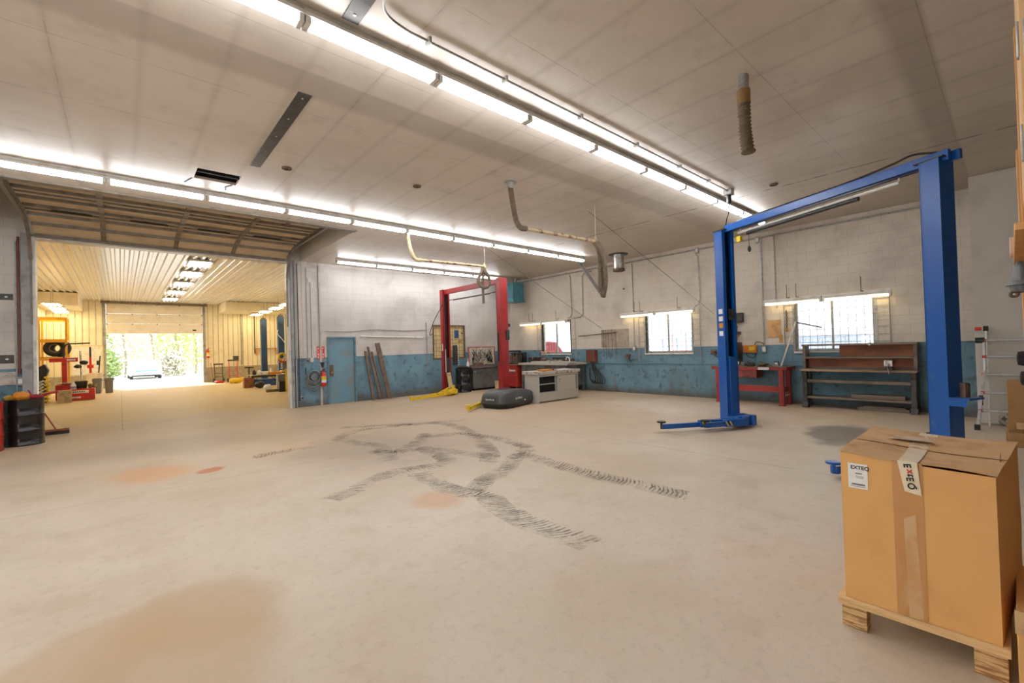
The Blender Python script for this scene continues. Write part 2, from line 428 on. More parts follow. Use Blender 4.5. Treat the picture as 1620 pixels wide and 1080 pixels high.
# ------------------------------------------------------------------ the setting
CZ = 4.38; YA = 14.15; XB = 12.48
TR = {
'a': [(1.69, 4.99), (2.16, 5.19), (2.64, 5.46), (3.1, 5.36), (3.44, 5.38), (3.59, 5.7), (3.62, 6.02), (3.7, 6.52)],
'b': [(3.02, 6.89), (3.21, 6.49), (3.53, 6.65), (3.83, 6.88), (4.44, 7.57)],
'c': [(3.01, 8.35), (3.42, 8.79), (3.75, 8.92), (4.35, 8.75), (4.94, 8.5), (5.23, 8.15), (5.04, 7.13), (4.57, 6.02), (4.21, 5.34), (3.82, 4.9)],
'd': [(4.19, 7.21), (4.8, 6.94), (4.93, 6.07), (4.88, 5.44), (4.75, 5.1), (4.21, 4.78), (3.69, 4.43), (3.32, 4.31), (2.96, 4.03), (2.96, 3.89)],
'e': [(2.88, 5.19), (2.81, 4.64), (2.82, 4.19), (2.95, 3.83), (2.84, 3.5), (2.77, 3.0), (2.8, 2.65), (2.82, 2.23)],
'f': [(4.5, 5.02), (4.39, 4.12), (4.36, 3.58), (4.38, 2.94), (4.4, 2.27)],
'g': [(3.01, 8.35), (3.11, 7.57), (3.25, 7.12), (2.91, 6.02)],
'h': [(3.51, 9.55), (4.38, 8.95), (5.19, 8.46), (5.83, 8.17)],
'i': [(1.54, 7.95), (2.05, 8.0), (2.46, 7.88)], 'j': [(3.55, 6.49), (3.81, 6.05), (4.09, 5.12)]}
f = MB(); f.quad((-7, -3, 0), (14, -3, 0), (14, 33.6, 0), (-7, 33.6, 0))
zz = .0012
for key, pts in TR.items():
    pl = resample(spline([(x, y, 0) for x, y in pts], 10), .052); mi = 2 if key in 'ghij' else 1
    for i, p in enumerate(pl[:-1]):
        d = (pl[i+1]-p); d.normalize(); n = Vector((-d.y, d.x, 0))
        w = random.uniform(.10, .16); sk = .05 if key in 'adf' else -.05; th = random.uniform(.018, .036)
        zz += .000002; e = Vector((0, 0, zz)); q = d*th; a = p+n*w-d*sk; b = p-n*w*random.uniform(.6, 1.1)+d*sk
        m_ = (a+b)/2+d*.02
        f.quad(a+e, a+q*.5+e, m_+q+e, m_+e, mi=mi); f.quad(m_+e, m_+q+e, b+q*.5+e, b+e, mi=mi)
    zz += .00001
    for a, b in zip(pl, pl[2:]):        # soft rubber smear under the lugs
        d = (b-a).normalized(); n = Vector((-d.y, d.x, 0))*.15; e = Vector((0, 0, .0008))
        if (a-pl[0]).length < 1e-6 or True:
            c_ = pl[pl.index(a)+1]; d2 = n
            f.quad(a-n+e, c_-n+e, c_+n+e, a+n+e, mi=3)
struct(f.build('floor', ['floor', 'mark', 'markf', 'smear'], smooth=False))

HX0, HX1, HY0, HY1 = .89, 1.45, 7.87, 8.33          # hole in the ceiling
RX0, RX1, RY0 = -2.2, 4.08, 9.98                     # recess over the overhead door
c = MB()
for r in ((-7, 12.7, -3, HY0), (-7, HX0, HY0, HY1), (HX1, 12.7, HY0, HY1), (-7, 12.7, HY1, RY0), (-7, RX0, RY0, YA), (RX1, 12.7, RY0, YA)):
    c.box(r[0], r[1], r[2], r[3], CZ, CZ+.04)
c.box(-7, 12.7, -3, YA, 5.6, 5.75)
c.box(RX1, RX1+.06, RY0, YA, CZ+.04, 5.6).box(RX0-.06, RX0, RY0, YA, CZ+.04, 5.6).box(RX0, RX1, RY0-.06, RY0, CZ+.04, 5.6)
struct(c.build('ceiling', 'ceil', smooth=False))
c = MB(); c.box(HX0-.1, HX1+.1, HY0-.1, HY1+.1, CZ+.36, CZ+.40)
c.box(HX0-.12, HX0-.02, HY0-.1, HY1+.1, CZ+.04, CZ+.36).box(HX1+.02, HX1+.12, HY0-.1, HY1+.1, CZ+.04, CZ+.36)
c.box(HX0-.1, HX1+.1, HY1+.02, HY1+.12, CZ+.04, CZ+.36).box(HX0-.1, HX1+.1, HY0-.12, HY0-.02, CZ+.04, CZ+.36)
c.box(HX0, HX1, HY0+.16, HY0+.2, CZ+.01, CZ+.2)
struct(c.build('trim_1', 'verydark', smooth=False), 'dark open hatch broken through the ceiling boards')
# crack flaps beside hatch
c = MB(); c.bar((.87, 8.35, CZ-.004), (.8, 8.62, CZ-.004), .02, .006); c.bar((1.4, 8.35, CZ-.004), (1.33, 8.5, CZ-.004), .018, .006); c.bar((1.33, 8.5, CZ-.004), (1.36, 8.66, CZ-.004), .018, .006)
struct(c.build('trim_2', 'verydark', smooth=False), 'torn edges of the ceiling boards below the dark hatch')

OX0, OX1, OZ = -1.42, 3.78, 4.34                    # vehicle opening in the north wall
DX0, DX1, DZ = 4.82, 5.74, 2.1                       # steel door
WX0, WX1, WZ0, WZ1 = 8.62, 10.08, 1.24, 2.52         # interior window
w = MB(); T = YA+.2
w.box(-7, OX0, YA, T, 0, 5.75).box(OX0, OX1, YA, T, OZ, 5.75)
w.box(OX1, DX0, YA, T, 0, 5.75).box(DX0, DX1, YA, T, DZ, 5.75).box(DX1, WX0, YA, T, 0, 5.75)
w.box(WX0, WX1, YA, T, 0, WZ0).box(WX0, WX1, YA, T, WZ1, 5.75).box(WX1, XB+.2, YA, T, 0, 5.75)
w.box(4.12, 4.28, YA-.012, YA, 0, CZ)                # shallow pier steps left of the door
struct(w.build('wall_north', 'wallA', smooth=False))
WIN = [(10.83, 12.30, 1.31, 2.53), (6.18, 7.70, 1.29, 2.53), (2.0, 3.55, 1.29, 2.52)]
w = MB(); ys = -3
for y0, y1, z0, z1 in reversed(WIN):
    w.box(XB, XB+.2, ys, y0, 0, 5.75).box(XB, XB+.2, y0, y1, 0, z0).box(XB, XB+.2, y0, y1, z1, 5.75); ys = y1
w.box(XB, XB+.2, ys, YA, 0, 5.75)
struct(w.build('wall_east', 'wallB', smooth=False))
w = MB(); w.box(-7, 12.7, -3.2, -3, 0, 5.75); struct(w.build('wall_south', P('dark_shop_wall', (118, 108, 98), .8), smooth=False))
w = MB(); w.box(-7.2, -7, -3.2, T, 0, 5.75); struct(w.build('wall_west', 'panelwall', smooth=False))
w = MB(); w.box(11.3, 11.42, -1.1, .44, .04, CZ-.005); struct(w.build('wall_partition', 'panelwall', smooth=False))

w = MB(); w.prism([(12.2, .46), (12.48, .46), (12.48, .74), (12.3, .74), (12.2, .66)], 'z', 0, CZ-.002); struct(w.build('trim_10', 'wallB', smooth=False), 'painted block pier behind the right blue post')
# windows in the east wall
def window(n, y0, y1, z0, z1, label):
    fr = MB(); t = .05
    for a in ((y0, y0+t, z0, z1), (y1-t, y1, z0, z1), (y0+t, y1-t, z0, z0+t), (y0+t, y1-t, z1-t, z1)): fr.box(XB+.07, XB+.13, a[0], a[1], a[2], a[3])
    ym = (y0+y1)/2+.02; fr.box(XB+.07, XB+.12, ym-.022, ym+.022, z0+t, z1-t)
    o = struct(fr.build('window_%d' % n, 'galv', bevel=.004), label)
    MB().box(XB+.10, XB+.103, y0+t, y1-t, z0+t, z1-t).build('pane', 'glass', o)
    MB().box(XB-.04, XB+.1, y0-.03, y1+.03, z0-.045, z0+.002).build('window_sill', 'steelwhite', o, .004)
    tr = MB(); tr.box(XB-.012, XB+.07, y0-.045, y0, z0, z1+.04).box(XB-.012, XB+.07, y1, y1+.045, z0, z1+.04).box(XB-.012, XB+.07, y0, y1, z1, z1+.04)
    tr.build('window_trim', 'rust' if n == 1 else 'galv', o)
    g = MB(); gy0, gy1 = y0-.26, y1+.22
    k = 0
    while z0+.06+k*.155 < z1:
        z = z0+.06+k*.155; g.cyl((XB-.03, gy0, z), (XB-.03, gy1, z), .006, seg=5); k += 1
    for k in range(11):
        y = y0+.02+(y1-y0-.04)*k/10; g.cyl((XB-.03, y, z0-.05), (XB-.03, y, z1+.02), .0055, seg=5)
    for y in (gy0, gy1): g.cyl((XB-.03, y, z0-.25), (XB-.03, y, z1+.02), .010, seg=6)
    g.build('security_grille', 'galv', o)
    return o
for i, (w_, l) in enumerate(zip(WIN, ('sliding window nearest the room corner, red vehicle outside', 'middle sliding window with blown-out daylight', 'sliding window behind the long timber workbench'))):
    window(i+1, *w_, l)
# interior window in the north wall, pale boards behind wire mesh
fr = MB(); t = .05
for a in ((WX0, WX0+t, WZ0, WZ1), (WX1-t, WX1, WZ0, WZ1), (WX0+t, WX1-t, WZ0, WZ0+t), (WX0+t, WX1-t, WZ1-t, WZ1)): fr.box(a[0], a[1], YA-.02, YA+.08, a[2], a[3])
o = struct(fr.build('window_4', 'rust', bevel=.004), 'boarded interior window behind the left red lift post')
MB().box(WX0+t, WX1-t, YA+.05, YA+.07, WZ0+t, WZ1-t).build('pane', 'cream', o)
g = MB()
for k in range(1, 9): g.cyl((WX0+.02, YA-.01, WZ0+k*.145), (WX1-.02, YA-.01, WZ0+k*.145), .005, seg=5)
for k in range(1, 10): g.cyl((WX0+k*.146, YA-.01, WZ0), (WX0+k*.146, YA-.01, WZ1), .005, seg=5)
g.build('security_grille', 'rust', o)
MB().box(9.62, 9.8, YA+.03, YA+.048, 2.02, 2.32).build('notice', 'bluecloth', o)
# steel door
d = MB(); d.box(DX0+.05, DX1-.05, YA+.03, YA+.075, .01, DZ-.05)
o = struct(d.build('door_1', 'bluedoor', bevel=.004), 'scuffed blue steel door in the north wall')
fr = MB(); fr.box(DX0, DX0+.055, YA-.02, YA+.1, 0, DZ).box(DX1-.055, DX1, YA-.02, YA+.1, 0, DZ).box(DX0+.055, DX1-.055, YA-.02, YA+.1, DZ-.055, DZ)
fr.build('door_frame', 'bluetrim', o, .004)
k = MB(); k.lathe([(.03, 0), (.03, .012), (.014, .014), (.014, .04), (.032, .05), (.034, .07), (.02, .085)], (DX0+.13, YA+.03, .98), 16, 'y')
k.bm.transform(Matrix.Translation((0, 2*(YA+.03), 0)) @ Matrix.Diagonal((1, -1, 1, 1)))
k.build('door_knob', P('brass', (206, 168, 84), .3, .9), o)
MB().box(DX0+.05, DX0+.2, YA+.024, YA+.031, .86, 1.22).build('push_plate', 'rust', o)
# door jambs and the steel frame of the vehicle opening
j = MB(); j.box(OX0, OX0+.055, YA-.05, T+.04, 0, OZ).box(OX1-.055, OX1, YA-.05, T+.04, 0, OZ).box(OX0+.055, OX1-.055, YA-.03, T+.04, OZ-.05, OZ)
struct(j.build('trim_3', 'steelwhite', bevel=.004), 'pale steel jambs of the wide vehicle opening')
j = MB(); j.box(OX0-.16, OX0, YA-.07, YA, 0, OZ+.05).box(OX1, OX1+.07, YA-.09, YA, 0, OZ+.05).box(OX1+.11, OX1+.15, YA-.05, YA, 0, OZ+.05)
struct(j.build('trim_4', 'trim', bevel=.005), 'grey vertical channel tracks either side of the opening')
# door threshold strip / pier at right of opening
j = MB(); j.box(4.60, 4.66, YA-.015, YA, 0, CZ).box(4.10, 4.66, YA-.010, YA, CZ-.18, CZ)
struct(j.build('trim_5', P('pale_pier_paint', (188, 182, 178), .7), smooth=False), 'painted pier edge beside the blue door')

# ------------------------------------------------------------------ overhead door parked in the recess
t = thing('overhead_sectional_door', 'wide cream sectional door raised overhead inside the ceiling recess', 'garage door', (0, 0, 0))
sec = [(10.6, 4.62), (11.2, 4.62), (11.8, 4.62), (12.4, 4.62), (13.0, 4.60), (13.55, 4.52), (14.03, 4.36)]
for i, ((ya, za), (yb, zb)) in enumerate(zip(sec, sec[1:])):
    m = MB(); m.bar((1.14, ya+.005, za+.03), (1.14, yb-.005, zb+.03), 5.02, .04)
    s = m.build('door_section', 'doorpanel', t)
    m = MB()
    if i == 0: m.bar((-1.36, ya+.03, za-.02), (3.64, ya+.03, za-.02), .09, .08)
    m.bar((-1.36, yb-.03, zb-.015), (3.64, yb-.03, zb-.015), .06, .06)
    if i in (1, 3): m.bar((-1.36, (ya+yb)/2, (za+zb)/2-.005), (3.64, (ya+yb)/2, (za+zb)/2-.005), .05, .03)
    for x in (-.25, 1.09, 2.33): m.bar((x, ya, za-.006), (x, yb, zb-.006), .09, .035)
    if i == 0: m.bar((2.95, ya, za-.006), (2.95, yb, zb-.006), .06, .03)
    m.build('strut', 'trackdark', s)
m = MB()
for a, b in ((-1.0, -.4), (.2, .85), (1.4, 2.05), (2.55, 3.2)): m.box(a, b, 12.56, 12.66, 4.585, 4.598)
each(m, 'door_window_slot', 'verydark', t)
m = MB()
for x in (-1.43, 3.70):
    m = MB(); p = [(x, 10.05, 4.56), (x, 13.2, 4.56)]+arc((x, 13.2, 3.66), .9, PI/2, 0, 8, 'yz')[1:]+[(x, 14.1, 2.4)]
    for a, b in zip(p, p[1:]): m.bar(a, b, .06, .035)
    m.build('track', 'trackdark', t)
m = MB(); m.cyl((-1.5, 14.02, 4.9), (3.8, 14.02, 4.9), .03); m.build('torsion_shaft', 'darkmetal', t)
struct(MB().box(RX0, RX1, RY0-.16, RY0, CZ-.03, CZ+.05).build('trim_6', 'trackdark'), 'dark steel edge of the ceiling recess')

# ------------------------------------------------------------------ fluorescent fixtures
def make_fixture(L, tube, wide=.15):
    r = bpy.data.objects.new('fluorescent_light_fixture', None); C.objects.link(r)
    MB().prism([(-wide*.3, 0), (-wide*.3, -.03), (-wide/2, -.055), (-wide/2, -.085), (wide/2, -.085), (wide/2, -.055), (wide*.3, -.03), (wide*.3, 0)], 'x', -L/2, L/2).build('housing', 'steelwhite', r)
    for q in (-1, 1): MB().cyl((-L/2+.045, q*wide*.27, -.118), (L/2-.045, q*wide*.27, -.118), .019, seg=12).build('tube', tube, r)
    for e in (-1, 1):
        MB().box(e*(L/2-.026)-.02, e*(L/2-.026)+.02, -wide*.27-.022, wide*.27+.022, -.142, -.084).build('socket', 'steelwhite', r, .004)
    return r
def ordn(i): return ['first', 'second', 'third', 'fourth', 'fifth', 'sixth', 'seventh', 'eighth', 'ninth', 'tenth', 'eleventh', 'twelfth', 'thirteenth', 'fourteenth'][i]
fx = make_fixture(1.24, 'tube'); first = True
for y, x1, n, row in ((3.71, 11.06, 13, 'the long ceiling row nearest the camera'), (8.93, 11.04, 13, 'the long middle ceiling row'), (13.12, 10.99, 5, 'the short row above the blue door')):
    for i in range(n):
        lab = 'white twin-tube fluorescent fixture, %s from the far right end of %s' % (ordn(i), row)
        lab = lab.replace('white twin-tube fluorescent fixture', 'twin-tube fixture')
        o = fx if first else dup(fx); first = False
        o.location = (x1-1.24*(i+.5), y, CZ-.001); tag(o, lab, 'light fixture', 'twin-tube fixtures of ' + row)
fw = make_fixture(1.24, 'tubewarm', .13)
firstw = True
for yc, where in ((12.1, 'the corner window'), (7.24, 'the middle window'), (2.92, 'the window over the timber bench')):
    for s, side in ((-1, 'right'), (1, 'left')):
        o = fw if firstw else dup(fw); firstw = False
        o.location = (12.30, yc+s*.63, 2.60); o.rotation_euler = (0, 0, PI/2)
        tag(o, 'warm slim strip light over %s, %s-hand of its pair' % (where, side), 'light fixture', 'strip lights over the windows')
        m = MB(); m.cyl((.1*s, 0, 0), (.1*s, 0, .34), .008, seg=6); m.bar((.1*s, -.18, .03), (.1*s, 0, .005), .02, .02)
        m.build('hanger_rod', 'rust', o)

# ------------------------------------------------------------------ two-post lifts
def lift(name, label, mid, rz, half, paint, armpaint, motor=False):
    t = thing(name, label, 'car lift', mid, rz); H = 3.7
    for s in (1, -1):
        p = MB(); y = s*half; o = s*.1; i = -s*.1          # closed back at +o, mouth towards the middle
        p.box(-.14, .14, min(y+o, y+o-s*.018), max(y+o, y+o-s*.018), 0, H)
        for sx in (-1, 1):
            p.box(sx*.14-(.012 if sx > 0 else 0), sx*.14+(.012 if sx < 0 else 0), min(y+i, y+o-s*.018), max(y+i, y+o-s*.018), 0, H)
            p.box(min(sx*.14, sx*.08), max(sx*.14, sx*.08), min(y+i, y+i+s*.014), max(y+i, y+i+s*.014), 0, H)
        post = p.build('post', paint, t)
        MB().box(-.25, .25, y-.16, y+.16, 0, .016).build('base_plate', paint, t, .003)
        c = MB(); c.box(-.076, .076, min(y+i-s*.02, y+.06*s), max(y+i-s*.02, y+.06*s), .06, 1.3)
        if armpaint == 'yellow': c.build('carriage', 'rubber', t, .005); c = MB()
        c.box(-.20, .20, min(y+i-s*.05, y+i-s*.27), max(y+i-s*.05, y+i-s*.27), .035, .20)
        c.box(-.2, .2, min(y+i-s*.02, y+i-s*.05), max(y+i-s*.02, y+i-s*.05), .06, .22)
        c.build('carriage_foot' if armpaint == 'yellow' else 'carriage', 'yellow' if armpaint == 'yellow' else paint, t, .005)
        cy = MB(); cy.cyl((-.03, y+.03*s, 1.3), (-.03, y+.03*s, 3.45), .028); cy.build('hydraulic_ram', 'steel', t)
        ho = MB(); ho.box(.0, .06, y-.02, y+.04, 1.3, 3.6); ho.build('chain_cover', 'black', t)
    return t
def arm(t, base, tip, ap, z=.12, w=.11, pad='darkmetal', stripes=False, truss=False):
    b, e = Vector(base), Vector(tip); d = (e-b); m = b+d*.52; z = z
    a = MB(); a.bar((b.x, b.y, z), (m.x, m.y, z), w, .12); a.bar((m.x, m.y, z-.01), (e.x, e.y, z-.01), w*.72, .085)
    n = Vector((-d.y, d.x)).normalized()
    a.cyl((b.x, b.y, z-.08), (b.x, b.y, z+.1), .055, seg=16)
    if truss:
        q = b+d*.30; a.bar((b.x, b.y, z+.20), (q.x, q.y, z+.05), .03, .035); a.bar((b.x, b.y, z), (b.x, b.y, z+.21), .03, .03)
    o = a.build('swing_arm', ap, t, .006)
    p = MB(); p.cyl((e.x, e.y, z-.05), (e.x, e.y, z+.07), .022, seg=12); p.lathe([(.02, .06), (.075, .062), (.08, .085), (.06, .09), (.01, .088)], (e.x, e.y, z), 20)
    p.build('lift_pad', pad, o)
    if stripes:
        for k in range(3):
            u = b+d*(.36+.05*k); v = u-n*(w/2+.003)*stripes
            q = MB(); dd = d.normalized()*.024; sh = d.normalized()*.05
            q.quad((v.x, v.y, z-.042), (v.x+dd.x, v.y+dd.y, z-.042), (v.x+dd.x+sh.x, v.y+dd.y+sh.y, z+.042), (v.x+sh.x, v.y+sh.y, z+.042))
            q.build('hazard_stripe', 'yellow' if k != 1 else 'black', o)
    return o
bl = lift('two_post_lift', 'tall blue two-post vehicle lift with overhead crossbeam, right side', (8.086, 2.089, 0), math.radians(-22.5), 1.66, 'blueworn', 'blueworn')
arm(bl, (-.12, 1.34), (-1.62, 1.60), 'blue', stripes=-1)
arm(bl, (-.10, 1.22), (-.93, 1.30), 'blue', z=.13, stripes=-1)
arm(bl, (-.12, -1.34), (-1.58, -1.40), 'blue', z=.10, pad='blue')
arm(bl, (.10, -1.30), (1.0, -1.0), 'blue'); arm(bl, (.16, 1.28), (.62, 2.2), 'blue')
m = MB(); m.box(-.075, -.02, -1.82, 1.56, 3.66, 3.785).box(.02, .075, -1.88, 1.56, 3.66, 3.775).box(-.075, .075, -1.56, 1.5, 3.66, 3.672)
m.build('crossbeam', 'blue', bl, .004)
m = MB(); m.box(-.15, .15, -1.80, -1.5, 3.70, 3.715); m.box(-.15, .15, 1.5, 1.78, 3.70, 3.715); each(m, 'beam_seat', 'darkmetal', bl)
m = MB(); m.cyl((.04, -1.25, 3.60), (.04, 1.35, 3.60), .022); m.cyl((.04, -1.25, 3.61), (.04, -1.25, 3.72), .01); m.cyl((.04, 1.3, 3.61), (.04, 1.3, 3.72), .01); m.build('shutoff_bar', 'steelwhite', bl)
m = MB(); m.cyl((.04, -.75, 3.55), (.04, 1.15, 3.55), .032); m.build('bar_padding', 'black', bl)
m = MB(); m.tube(spline([(-.05, 1.58, 3.72), (-.03, 1.3, 3.80), (-.05, .4, 3.80), (-.04, -.6, 3.80), (-.05, -1.2, 3.83), (-.05, -1.45, 3.86), (-.05, -1.7, 3.79)], 6), .014); m.build('hydraulic_line', 'black', bl)
m = MB(); m.box(-.03, .03, 1.25, 1.33, 3.42, 3.52); m.build('warning_tag', 'yellow', bl)
m = MB(); m.cyl((.02, 1.10, 3.30), (.02, 1.10, 3.55), .005, seg=6); m.ball((.02, 1.10, 3.25), .03, .03, .06); m.build('hanging_switch', 'black', bl)
for k, (z, mm) in enumerate(((2.12, 'paper'), (1.98, 'paper'), (1.85, 'orange'), (1.70, 'paper'))):
    MB().box(-.1435, -.1405, 1.66-.05+.0, 1.66+.045, z, z+.09).build('decal', mm, bl)
m = MB(); m.tube([(.16, 1.70, 2.9), (.20, 1.74, 2.7), (.21, 1.76, 2.45), (.17, 1.72, 2.3)], .012); m.tube([(.16, 1.66, 2.95), (.23, 1.70, 2.7), (.23, 1.72, 2.4), (.17, 1.68, 2.25)], .012); m.build('hydraulic_hose', 'black', bl)
m = MB(); m.box(-.05, .06, 1.53, 1.56, 2.0, 2.2); m.build('lock_release', 'darkmetal', bl)
m = MB(); m.prism([(-.14, .84), (.14, .84), (.14, .86), (-.14, .86)], 'y', -1.95, -1.76); m.prism([(-.14, .84), (-.14, .76), (-.128, .84)], 'y', -1.92, -1.76); m.build('parts_shelf', 'blue', bl)
m = MB(); m.cyl((.0, -1.84, .86), (.0, -1.84, 1.03), .04, seg=10); m.box(-.045, .045, -1.87, -1.855, .86, 1.02); m.build('adapter_tube', 'rust', bl)

rl = lift('two_post_lift', 'red two-post vehicle lift with yellow arms, far back by corner', (8.64, 11.735, 0), 0, 1.565, 'red', 'yellow')
arm(rl, (-.12, 1.22), (-1.95, .62), 'yellow', z=.10, w=.085, truss=True, pad='yellow')
arm(rl, (.02, 1.15), (-.62, .72), 'yellow', z=.15, truss=True, pad='yellow')
arm(rl, (-.12, -1.22), (-2.10, -2.60), 'yellow', z=.10, pad='yellow')
arm(rl, (.12, -1.22), (1.0, -.6), 'yellow')
m = MB(); m.box(-.06, .06, -1.6, 1.6, 3.54, 3.70); m.build('crossbeam', 'red', rl, .005)
m = MB(); m.cyl((.0, -1.0, 3.30), (.0, 1.0, 3.30), .024); m.cyl((0, -1.45, 3.31), (0, 1.45, 3.31), .012); m.build('shutoff_bar', 'black', rl)
m = MB(); m.box(.03, .15, -1.70, -1.668, 1.83, 2.13); m.build('switch_box', 'darkmetal', rl)
m = MB(); m.box(-.155, -.142, -1.55, -1.49, 1.2, 2.05); m.build('cable_cover', 'black', rl)
m = MB(); m.box(-.146, -.141, 1.54, 1.59, 1.55, 1.8); m.build('decal', 'paper', rl)
m = MB(); m.cyl((.16, -1.5, 2.28), (.30, -1.5, 2.28), .02); m.cyl((.30, -1.5, 2.28), (.33, -1.5, 2.28), .05); m.build('locking_pin', 'black', rl)
m = MB(); m.bar((.03, 1.36, .25), (-.02, 1.42, .78), .16, .02, (0, 1, 0)); m.build('guard_board', 'tan', rl)
m = MB(); m.box(-.11, -.09, 1.43, 1.45, .8, 1.6); m.build('guide_strip', 'steelwhite', rl)

# ------------------------------------------------------------------ ceiling equipment
def rope(name, pts, r, mat, label, cat, rib=0, step=None, seg=8):
    p = spline(pts, 8)
    if step: p = resample(p, step)
    return tag(MB().tube(p, r, seg, rib).build(name, mat), label, cat)
t = thing('exhaust_extraction_hose', 'short brown corrugated exhaust hose hanging straight from the ceiling near the blue lift', 'hose', (4.95, 1.8, CZ))
MB().cyl((0, 0, -.16), (0, 0, 0), .055).build('ceiling_collar', 'galv', t)
MB().cyl((0, 0, -.30), (0, 0, -.15), .066).build('hose_clamp', P('rusty_collar', (150, 112, 66), .7, .2), t)
MB().tube(resample(spline([(0, 0, -.28), (.0, .0, -.4), (.012, 0, -.58), (.02, -.02, -.82)], 8), .019), .058, 14, .15).build('corrugated_hose', 'hose', t)
MB().torus((.02, -.02, -.80), .06, .012).build('end_ring', 'rust', t)
def long_hose(x, y, zc, dz, tail, label, sx):
    t = thing('exhaust_extraction_hose', label, 'hose', (x, y, zc))
    MB().cyl((0, 0, -.12), (0, 0, 0), .05).build('ceiling_collar', 'galv', t)
    MB().lathe([(.05, 0), (.11, 0), (.11, -.012), (.05, -.014)], (0, 0, 0), 18).build('ceiling_flange', 'galv', t)
    MB().tube(resample(spline([(0, 0, -.1), (.03, 0, -.3), (.10, 0, dz+.12), (.2, 0, dz), (.34, 0, dz)], 8), .013), .045, 12, .10).build('corrugated_hose', 'hose' if sx else 'hosepale', t)
    MB().cyl((.30, 0, dz), (2.26, 0, dz+.04), .034).build('boom_pipe', 'hosepale', t)
    loop = MB()
    if sx:
        for k, (a, w) in enumerate(((0, .16), (.10, .30))):
            loop.tube(resample(spline([(2.24, a*.4, dz+.05), (2.24-.04*k, -.10-a, dz-.25), (2.24+w*.3, -.06-a, dz-.75), (2.24+w*.6, -.02, dz-.98-.1*k)], 8), .016), .046, 10, .07)
        loop.tube(resample(spline([(2.30, 0, dz+.04), (2.40, -.05, dz-.2), (2.42, -.08, dz-.6), (2.34, -.06, dz-1.05)], 8), .016), .046, 10, .07)
    else:
        loop.tube(resample(spline([(2.2, 0, dz+.03), (2.14, .02, dz-.15), (2.04, .03, dz-.34), (2.10, .0, dz-.49), (2.20, -.03, dz-.54), (2.32, -.05, dz-.48), (2.36, -.05, dz-.30), (2.25, -.03, dz-.1), (2.21, 0, dz+.03)], 8), .014), .042, 10, .06)
        loop.tube(resample(spline([(2.24, .02, dz+.04), (2.20, .02, dz-.3), (2.19, .02, dz-.6), (2.20, .02, tail)], 6), .014), .036, 10, .06)
    loop.build('looped_hose', 'hose', t)
    MB().cyl((2.26, 0, dz+.03), (2.26, 0, 0), .006, seg=6).build('support_rope', 'offwhite', t)
    MB().lathe([(.01, .12), (.04, .06), (.06, -.02), (.03, -.03)], (2.24, 0, dz+.02), 12).build('rope_cradle', 'tan', t)
    return t
long_hose(4.94, 5.5, CZ, -.74, 0, 'exhaust hose on a horizontal boom with long double loop, above room centre', True)
long_hose(5.06, 9.27, CZ, -.64, -1.60, 'pale exhaust hose and boom with teardrop loop, near the red lift', False)
rope('hose_drain_cord', [(7.28, 9.27, 2.80), (7.25, 9.35, 2.3), (7.3, 9.5, 1.8), (7.62, 9.9, 1.45), (8.1, 10.3, 1.2)], .008, 'offwhite', 'thin pale cord hanging from the teardrop hose toward the red lift', 'cord', seg=6)
rope('guy_wire', [(7.28, 5.72, 4.36), (10.4, 5.60, 3.17), (12.46, 5.51, 2.36)], .0045, 'darkmetal', 'thin taut wire from the centre boom down to the window wall', 'wire', seg=6)
rope('guy_wire', [(7.25, 9.28, 4.36), (9.9, 9.33, 3.22), (12.46, 9.37, 2.15)], .0045, 'darkmetal', 'thin taut wire from the teardrop boom down to the window wall', 'wire', seg=6)
cd = [(1.55, 2.7, CZ-.03), (1.56, 3.1, CZ-.03), (1.64, 3.28, CZ-.03), (1.85, 3.36, CZ-.03), (2.3, 3.37, CZ-.03), (5, 3.37, CZ-.03), (8.38, 3.38, CZ-.03)]
t = thing('ceiling_conduit', 'galvanised conduit running along the ceiling beside the nearest light row', 'conduit', (0, 0, 0))
MB().tube(cd[:1]+spline(cd[1:], 6), .011, 8).build('pipe', 'galv', t)
m = MB()
for x in (2.1, 3.0, 4.2, 5.4, 6.6, 7.6): m.box(x-.012, x+.012, 3.34, 3.41, CZ-.05, CZ-.001)
each(m, 'pipe_clip', 'galv', t)
m = MB(); m.box(8.36, 8.5, 3.31, 3.45, CZ-.1, CZ-.001); m.build('junction_box', 'galv', t, .006)
m = MB(); m.cyl((8.43, 3.38, CZ-.24), (8.43, 3.38, CZ-.1), .04); m.build('plug', 'black', t)
rope('lift_power_cord', [(8.43, 3.38, CZ-.22), (8.47, 3.41, CZ-.4), (8.6, 3.5, 3.9), (8.66, 3.56, 3.75)], .009, 'black', 'black cord dropping from the ceiling junction box to the left blue post', 'cord', seg=6)
def plate(x0, x1, y0, y1, label):
    m = MB(); m.box(x0, x1, y0, y1, CZ-.012, CZ-.001)
    o = tag(m.build('ceiling_cover_strip', 'darkmetal', bevel=.003), label, 'cover strip')
    q = MB(); n = 5
    for i in range(n):
        y = y0+.1+(y1-y0-.2)*i/(n-1); q.cyl(((x0+x1)/2, y, CZ-.018), ((x0+x1)/2, y, CZ-.011), .012, seg=8)
    each(q, 'screw', 'galv', o)
plate(1.45, 1.59, 4.93, 7.30, 'long dark metal strip screwed to the ceiling between two light rows')
plate(1.41, 1.55, 2.5, 3.60, 'dark metal strip on ceiling beyond the nearest light row')
for x, y, l in ((1.9, 7.1, 'small round ceiling escutcheon near the dark hatch'), (3.8, 6.6, 'small brown ceiling grommet left of the central boom hose'), (8.8, 2.75, 'small metal ceiling ring near the blue crossbeam')):
    m = MB(); m.torus((x, y, CZ-.01), .06, .012); m.cyl((x, y, CZ-.012), (x, y, CZ-.002), .03, seg=10); tag(m.build('ceiling_escutcheon', 'rust'), l, 'ceiling ring')
